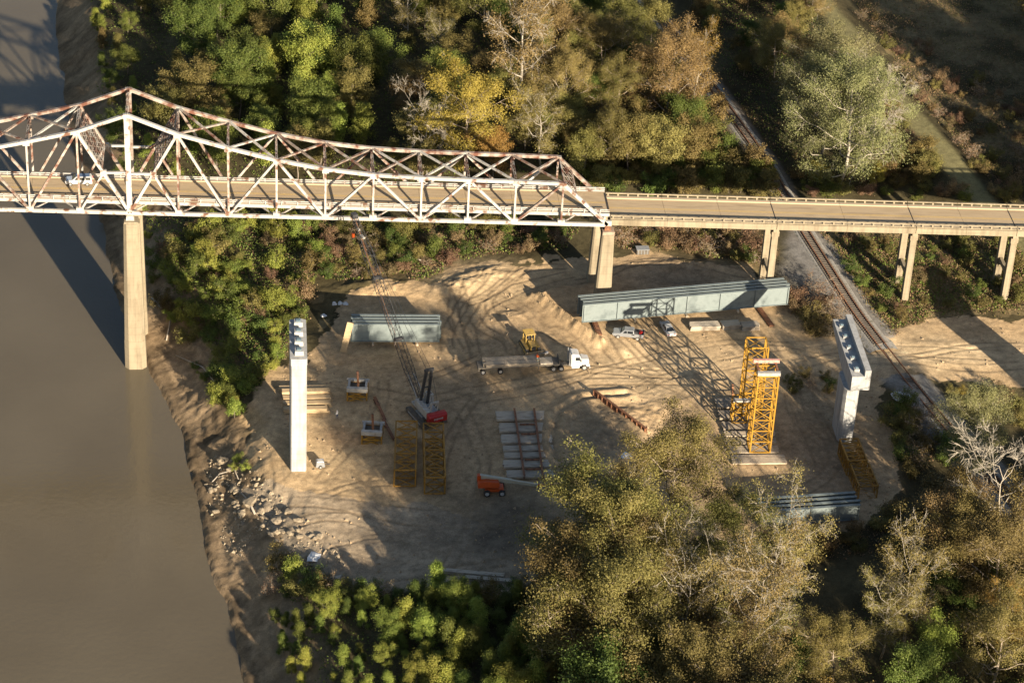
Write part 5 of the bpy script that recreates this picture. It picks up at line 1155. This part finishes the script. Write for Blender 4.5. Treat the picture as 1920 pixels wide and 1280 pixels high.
LOOK = {'green': 'deep green', 'lime': 'bright yellow-green', 'olive': 'olive', 'brown': 'tan-brown', 'gold': 'golden', 'pale': 'pale grey-green', 'rust': 'orange-brown', 'dry': 'dry brown'}
FORM = {'oak': 'round bushy', 'willow': 'slim pointed', 'autumn': 'broad', 'thin': 'sparse twiggy', 'sycamore': 'tall', 'bare': 'bare', 'shrub': 'low', 'sapling': 'tall', 'deadbush': 'twiggy'}
def place_word(u, v, poly):
    us = [p[0] for p in poly]; vs_ = [p[1] for p in poly]; a = (u-max(0, min(us)))/(min(1920, max(us))-max(0, min(us))+1e-6); b_ = (v-max(-60, min(vs_)))/(min(1400, max(vs_))-max(-60, min(vs_))+1e-6)
    h = ('river end', 'river half', 'middle', 'levee half', 'levee end')[min(4, max(0, int(a*5)))]; w_ = ('back row', 'second row', 'third row', 'fourth row', 'front row')[min(4, max(0, int(b_*5)))]
    return h+', '+w_
def tree_at(u, v, key, col, sc, label, szv=None, group=None):
    p = G(u, v); return plant(key, col, p.x, p.y, sc, label, group, szv=szv)
# trees that stand out
HERO = [
 (868, 326, 'autumn', 'gold', .95, 'golden yellow tree standing out behind the middle of the truss'),
 (925, 335, 'oak', 'gold', .85, 'lower golden tree leaning right beside the bright yellow one'),
 (800, 330, 'bare', 'x', .95, 'bare grey branching tree left of the golden tree'),
 (790, 345, 'oak', 'olive', .8, 'olive green tree under the bare grey branches behind the truss'),
 (975, 205, 'thin', 'brown', 1.15, 'big tan half-bare tree with pale forked trunk above the truss end'),
 (1060, 230, 'autumn', 'brown', .72, 'round tan-brown tree right of the pale forked trunk'),
 (1018, 120, 'autumn', 'brown', .8, 'tan autumn tree at the top behind the pale forked trunk'),
 (1300, 205, 'thin', 'rust', .72, 'orange-topped tree with slim white trunk beside the railway'),
 (1575, 345, 'sycamore', 'pale', 1.12, 'largest pale grey-green tree with white trunks behind the approach bridge'),
 (1535, 305, 'sycamore', 'pale', .88, 'pale grey-green tree on the railway side of the largest pale tree'),
 (1550, 255, 'sycamore', 'pale', .9, 'pale tree rising behind the middle of the pale clump'),
 (1505, 205, 'sycamore', 'olive', .68, 'olive-grey tree at the back of the pale clump'),
 (1625, 330, 'bare', 'x', 1.15, 'white-trunked nearly bare tree on the levee side of the pale clump'),
 (1610, 300, 'sycamore', 'pale', .8, 'smaller pale tree half behind the white-trunked bare one'),
 (1530, 348, 'oak', 'gold', .42, 'small yellow tree at the foot of the pale clump'),
 (1640, 352, 'oak', 'gold', .35, 'small yellow-brown tree below the white bare trunk'),
 (1250, 1022, 'autumn', 'olive', 1.05, 'tall yellow-olive tree overhanging the lower middle of the yard'),
 (1355, 1095, 'autumn', 'olive', .82, 'yellow-olive tree left of the half-hidden green girders'),
 (1175, 1040, 'autumn', 'brown', .68, 'brown-leaved tree between the boom lift and the tall olive tree'),
 (1128, 1068, 'thin', 'brown', .78, 'brown thin-leaved tree beside the boom lift basket'),
 (1060, 1090, 'oak', 'brown', .8, 'dull brown bushy tree at the shaded corner of the yard'),
 (1275, 1262, 'thin', 'brown', 1.08, 'broad grey-brown half-bare tree at the bottom middle, left one'),
 (1405, 1270, 'thin', 'brown', 1.1, 'broad grey-brown half-bare tree at the bottom middle, right one'),
 (1330, 1190, 'thin', 'olive', .8, 'twiggy olive tree behind the two broad grey-brown trees'),
 (1290, 1400, 'autumn', 'olive', .9, 'olive tree cut off by the bottom edge, middle'),
 (1858, 1062, 'bare', 'x', 1.5, 'large white bare tree at the lower right edge'),
 (1822, 895, 'sycamore', 'pale', .68, 'pale olive tree above the white bare tree by the dirt road'),
 (1770, 1025, 'oak', 'olive', 1.1, 'dark olive tree left of the white bare tree'),
 (1905, 1225, 'autumn', 'gold', .6, 'yellowing tree under the white bare tree at the right edge'),
 (1650, 1235, 'thin', 'brown', .62, 'thin tan tree in the middle of the lower right wood'),
 (1745, 1260, 'oak', 'lime', .75, 'bright green tree in the lower right wood'),
 (1560, 1290, 'autumn', 'olive', .6, 'olive tree right of the broad grey-brown one'),
 (1440, 330, 'sapling', 'lime', .8, 'small bright sapling beside the rails behind the approach bridge'),
 (560, 455, 'sapling', 'lime', 1.0, 'bright yellow-green vine-covered sapling just below the truss'),
]
for u, v, key, col, sc, lb in HERO: tree_at(u, v, key, col, sc, lb)
# zones of many
taken = [(*G(u, v).xy, 9.0 if key in ('bare', 'sycamore') or col == 'gold' and sc > .6 else 2.6) for u, v, key, col, sc, _ in HERO]
CLEAR = [[(1255,105),(1385,135),(1520,330),(1540,400),(1380,400),(1330,330),(1250,230)], [(1210,-60),(1290,60),(1320,130),(1250,150),(1190,40)]]
def near_track(x, y, d): return float(seg_d(np.array([x]), np.array([y]), RAILWAY)[0][0]) < d
def scatter(poly, n, rmin, kinds, label, group, sc=(.8, 1.2), name=None, cat='tree', tries=40, zlim=None, rail=4.2):
    us = [p[0] for p in poly]; vs_ = [p[1] for p in poly]; k = 0; t_ = 0; done = 0
    while done < n and t_ < n*tries:
        t_ += 1; u, v = vr.uniform(min(us), max(us)), vr.uniform(min(vs_), max(vs_))
        if not pip(np.array([u]), np.array([v]), poly)[0]: continue
        p = G(u, v); x, y = p.x, p.y
        if x < shore(y)+4: continue
        if cat == 'tree' and any(pip(np.array([u]), np.array([v]), e)[0] for e in CLEAR): continue
        if near_track(x, y, rail): continue
        if float(seg_d(np.array([x]), np.array([y]), LEVEE)[0][0]) < 3.2: continue
        if any((x-a)**2+(y-b_)**2 < (rmin*.5+r*.5)**2 for a, b_, r in taken): continue
        taken.append((x, y, rmin)); key, col = vr.choices([q[:2] for q in kinds], [q[2] for q in kinds])[0]
        plant(key, col, x, y, vr.uniform(*sc)*(.6 if globals().get('WOODB') is poly and x-shore(y) < 24 else .55 if globals().get('WOODL') is poly and x-shore(y) < 17 else 1), '%s %s %s, %s' % (FORM[key], LOOK[col], label, place_word(u, v, poly)), group, name, cat); done += 1
    return done
WOODL = [(170,-60),(720,-120),(720,345),(300,345),(270,420),(215,330),(180,200)]
scatter(WOODL, 112, 3.7, [('willow', 'green', 3), ('willow', 'lime', 3), ('oak', 'green', 3.5), ('oak', 'lime', .8), ('willow', 'olive', 1), ('oak', 'olive', 1)], 'tree in the riverside wood', 'trees of the riverside wood', (.66, 1.12))
WOODM = [(720,-140),(1200,-140),(1250,20),(1330,150),(1430,325),(720,345)]
scatter(WOODM, 92, 3.8, [('oak', 'olive', 3), ('oak', 'green', 2), ('oak', 'brown', 1.2), ('sapling', 'brown', 1), ('autumn', 'brown', .7), ('autumn', 'olive', .8), ('thin', 'brown', .5), ('willow', 'olive', .8)], 'tree in the wood by the golden tree', 'trees of the middle wood', (.55, .95))
WOODE = [(1310,-150),(1500,-150),(1530,60),(1480,180),(1530,330),(1470,325),(1370,160),(1290,20)]
scatter(WOODE, 34, 3.4, [('oak', 'olive', 2), ('oak', 'brown', 1.4), ('autumn', 'brown', .8), ('oak', 'green', 1), ('sapling', 'brown', 1.5)], 'tree between railway and levee', 'trees between railway and levee', (.42, .75))
WOODTR = [(1830,-160),(2300,-160),(2300,220),(2010,180),(1900,60)]
scatter(WOODTR, 16, 6, [('oak', 'green', 3), ('oak', 'olive', 1.5)], 'tree beyond the levee', 'trees beyond the levee', (.9, 1.25))
SHADE = [(2020,240),(2350,250),(2350,520),(2040,480)]
scatter(SHADE, 14, 5.5, [('oak', 'green', 2), ('autumn', 'olive', 2)], 'tree past the right edge', 'trees beyond the right edge', (1.05, 1.3))
WOODB = [(500,1165),(570,1122),(640,1115),(760,1125),(1000,1130),(1070,1150),(1090,1430),(600,1430)]
scatter(WOODB, 150, 2.0, [('willow', 'green', 2.4), ('willow', 'lime', 3), ('sapling', 'green', 2), ('sapling', 'lime', 2.4), ('oak', 'lime', 1.4), ('sapling', 'gold', .25)], 'tree in the thicket below the yard', 'young trees at the bottom of the yard', (.45, .78))
WOODBR = [(1090,1150),(1400,1150),(1660,1150),(1745,1085),(1850,975),(2150,960),(2200,1750),(1080,1700)]
scatter(WOODBR, 84, 5.0, [('oak', 'olive', 3), ('autumn', 'olive', 1.0), ('oak', 'green', 4), ('oak', 'brown', 1.0), ('autumn', 'brown', .6), ('thin', 'brown', .9), ('thin', 'olive', .7), ('oak', 'gold', .4), ('willow', 'green', 1)], 'tree in the lower right wood', 'trees of the lower right wood', (.5, .95))
WOODC = [(1060,1135),(1210,1130),(1240,1430),(1060,1430)]
scatter(WOODC, 22, 3.6, [('oak', 'green', 2), ('oak', 'olive', 3), ('oak', 'brown', 1), ('autumn', 'olive', .8)], 'tree left of the broad grey-brown trees', 'trees left of the broad grey-brown trees', (.95, 1.25))
WOODLO = [(1130,1400),(1520,1400),(1520,1620),(1130,1620)]
scatter(WOODLO, 8, 5.5, [('autumn', 'olive', 2), ('autumn', 'brown', 1)], 'tree along the bottom edge of the picture', 'tall trees along the bottom edge', (.95, 1.1))
WOODRT = [(1790,1100),(1960,1060),(2010,1210),(1820,1230)]
scatter(WOODRT, 7, 4.5, [('autumn', 'olive', 2), ('autumn', 'brown', 1)], 'tree around the white bare tree', 'trees around the white bare tree', (.8, .98))
RIGHTE = [(1990,950),(2350,950),(2350,1300),(2060,1250)]
scatter(RIGHTE, 9, 6, [('oak', 'olive', 2), ('autumn', 'olive', 2)], 'tree past the edge by the road', 'trees past the right edge by the road', (.55, .75))
# shrubs
taken = [(a, b_, min(r, 2.2)) for a, b_, r in taken]
SHL = [(265,405),(560,415),(600,500),(575,600),(520,685),(470,735),(430,770),(395,740),(340,650),(290,560)]
scatter(SHL, 100, 1.7, [('shrub', 'green', 2.4), ('shrub', 'lime', 4), ('sapling', 'green', .7), ('sapling', 'lime', 1.4), ('shrub', 'olive', 1.6), ('shrub', 'dry', 1.8)], 'shrub between the two tall piers', 'shrubs on the bank under the truss', (.45, 1.15), cat='shrub', name=None)
SHM = [(560,415),(1090,425),(1060,470),(920,478),(850,492),(800,525),(720,512),(660,530),(610,520)]
scatter(SHM, 66, 2.1, [('shrub', 'olive', 2), ('shrub', 'dry', 2.2), ('shrub', 'green', 1.5), ('sapling', 'olive', .7), ('sapling', 'green', .8), ('deadbush', 'dry', 1.5)], 'shrub below the truss', 'shrubs below the truss beside the yard', (.5, .9), cat='shrub', name=None)
SHR = [(1155,432),(1425,440),(1450,500),(1415,495),(1300,475),(1215,462),(1160,470)]
scatter(SHR, 26, 2.3, [('shrub', 'dry', 3), ('shrub', 'olive', 1.5), ('deadbush', 'dry', 2), ('shrub', 'green', 1)], 'shrub behind the long girders', 'shrubs behind the long girders', (.7, 1.1), cat='shrub', name=None)
SHK = [(1480,560),(1530,540),(1580,600),(1575,632),(1510,632)]
scatter(SHK, 11, 2.0, [('deadbush', 'dry', 2), ('shrub', 'dry', 1), ('shrub', 'olive', 1)], 'bush beside the ballast', 'bushes beside the railway ballast', (.8, 1.1), cat='shrub', name=None, rail=3.6)
SHE = [(1560,445),(1920,450),(1920,580),(1740,592),(1680,622),(1610,540)]
scatter(SHE, 40, 2.6, [('shrub', 'green', 1.6), ('shrub', 'olive', 2), ('shrub', 'dry', 1.6), ('sapling', 'olive', .8)], 'shrub right of the railway', 'shrubs right of the railway', (.4, .75), cat='shrub', name=None)
SHB = [(1655,760),(1715,760),(1770,770),(1800,860),(1700,900),(1680,820)]
scatter(SHB, 16, 2.4, [('shrub', 'olive', 2), ('shrub', 'green', 1), ('deadbush', 'dry', 1)], 'bush by the hammerhead pier', 'bushes beside the hammerhead pier', (.7, 1.1), cat='shrub', name=None, rail=2.6)
SHT = [(1130,120),(1400,200),(1480,330),(1130,345)]
scatter(SHT, 56, 2.3, [('shrub', 'olive', 2), ('shrub', 'brown', 2), ('sapling', 'green', 1.4), ('sapling', 'brown', 1)], 'bush behind the approach bridge', 'bushes along the railway behind the bridge', (.8, 1.3), cat='shrub', name=None, rail=3.4)
SHX = [(1440,980),(1640,1000),(1660,940),(1700,930),(1680,1040),(1420,1060)]
scatter(SHX, 18, 2.2, [('shrub', 'brown', 2), ('shrub', 'olive', 2), ('deadbush', 'dry', 1)], 'bush before the half-hidden girders', 'bushes before the half-hidden girders', (.6, .9), cat='shrub', name=None)
SHLV = [(1600,20),(1700,60),(1920,200),(1920,345),(1840,335),(1720,200)]
scatter(SHLV, 60, 2.0, [('shrub', 'dry', 3), ('shrub', 'brown', 2), ('deadbush', 'dry', 2), ('shrub', 'olive', 1)], 'bush on the slope beyond the levee track', 'bushes on the slope beyond the levee track', (.4, .8), cat='shrub', name=None)
SHPC = [(1400,200),(1470,330),(1640,352),(1800,345),(1690,230),(1640,150),(1600,330),(1500,340)]
scatter(SHPC, 40, 2.0, [('shrub', 'dry', 2), ('shrub', 'brown', 2), ('sapling', 'olive', 1.5), ('sapling', 'brown', 1), ('shrub', 'olive', 2)], 'bush around the pale tree clump', 'bushes around the pale tree clump', (.6, 1.1), cat='shrub', name=None)
SHBB = [(1100,318),(1500,330),(1500,374),(1110,360)]
scatter(SHBB, 30, 2.0, [('shrub', 'green', 2), ('sapling', 'olive', 1.5), ('shrub', 'olive', 2), ('sapling', 'green', 1)], 'bush in the shade just behind the approach deck', 'bushes just behind the approach deck', (.8, 1.2), cat='shrub', name=None, rail=3.2)
SHBC = [(1500,345),(1900,355),(1900,378),(1500,370)]
scatter(SHBC, 18, 2.2, [('shrub', 'dry', 2), ('shrub', 'olive', 2), ('shrub', 'green', 1)], 'bush in the deck shadow by the levee', 'bushes in the deck shadow by the levee', (.5, .9), cat='shrub', name=None, rail=3.2)
SHRD = [(1470,706),(1560,706),(1565,738),(1475,735)]
scatter(SHRD, 9, 1.6, [('shrub', 'green', 1), ('shrub', 'olive', 1), ('deadbush', 'dry', 1)], 'bush on the bank below the dirt road', 'bushes on the bank below the dirt road', (.4, .6), cat='shrub', name=None)
SHRE = [(1740,725),(1920,745),(1920,800),(1800,775)]
scatter(SHRE, 14, 2.2, [('shrub', 'olive', 2), ('shrub', 'dry', 1), ('shrub', 'gold', 1)], 'bush on the sand below the dirt road', 'bushes below the dirt road', (.4, .8), cat='shrub', name=None)
SHBK = [(435,860),(470,870),(470,890),(440,905)]
scatter(SHBK, 3, 1.6, [('shrub', 'lime', 1)], 'bush above the riprap', 'bushes above the riprap', (.35, .55), cat='shrub', name=None)
SHS = [(390,690),(450,735),(445,790),(400,750)]
scatter(SHS, 8, 1.7, [('sapling', 'green', 2), ('sapling', 'lime', 1)], 'sapling above the mud bank', 'saplings above the mud bank', (.6, .9), cat='shrub', name=None)
SHEE = [(560,1085),(640,1105),(760,1118),(1000,1112),(1070,1070),(1090,1140),(760,1150),(600,1130),(500,1125),(520,1065)]
scatter(SHEE, 34, 2.0, [('shrub', 'green', 2), ('shrub', 'olive', 1.6), ('deadbush', 'dry', 1.2), ('sapling', 'lime', 1)], "bush along the yard's lower edge", 'bushes along the lower edge of the yard', (.7, 1.1), cat='shrub', name=None)
# low growth nobody could count
def cover(name, label, cat, poly_list, dens, cols, hmax, size, seed, mat, cond=None):
    rs = np.random.RandomState(seed); Cs = []
    for poly, k in poly_list:
        P_ = np.array([G(u, v)[:2] for u, v in poly]); x0, y0 = P_.min(0); x1, y1 = P_.max(0); n = int((x1-x0)*(y1-y0)*dens*k)
        x = rs.uniform(x0, x1, n); y = rs.uniform(y0, y1, n); z = height(x, y); u, v = project(np.stack([x, y, z], -1))
        ok = pip(u+16*fbm(x/2, y/2, 7)*2, v+12*fbm(x/2, y/2, 9)*2, poly) & (x > shore(y)+np.interp(y, _bw_y, _bw_w)*.55) & (fbm(x/3, y/3, seed)*2 > -.32)
        rd, _, _ = seg_d(x, y, RAILWAY); ok &= rd > 2.9; ok &= seg_d(x, y, LEVEE)[0] > 1.6
        Cs.append(np.stack([x, y, z], -1)[ok])
    C = np.concatenate(Cs); n = len(C); hgt = hmax*(.3+.7*np.clip(fbm(C[:, 0]/2.2, C[:, 1]/2.2, seed+3)*2+.5, 0, 1))
    C[:, 2] += rs.rand(n)*hgt; N = rs.normal(size=(n, 3))*.7+np.array([.15, -.35, .45]); N /= np.linalg.norm(N, axis=1)[:, None]
    o = inst(name, quads(C, N, size*(.6+.8*rs.rand(n)), rs, name, LM[mat])); tag(o, label, cat, kind='stuff')
cover('undergrowth', 'low green undergrowth beneath the trees and shrubs', 'undergrowth', [(SHL, 1), (SHM, .9), (WOODL, .22), (WOODM, .22), (SHEE, .8), (SHE, .7), (WOODB, .25), (WOODBR, .12), (SHR, .5), (WOODE, .3)], 9, None, .8, .34, 5, 'green')
cover('weeds', 'dry brown weeds and grass among the scrub', 'weeds', [(SHL, .45), (SHM, 1), (SHR, 1.2), (SHE, 1.0), (SHK, .6), (LEVG, .5), (SHT, .4), (SHB, .5), (SHX, .6), (WOODE, .25), (DRYR, .5)], 8, None, .6, .28, 8, 'dry')
cover('tall_grass', 'olive grass on the levee and the slope by the railway', 'grass', [(LEVG, .35), (SHE, .9), (DRYR, .5), (SHT, .4)], 8, None, .45, .26, 12, 'olive')


for o in bpy.data.objects:
    if o.parent is None and o.name.split('.')[0] in ('steel_beam', 'spacer_beam'): o['kind'] = 'thing'
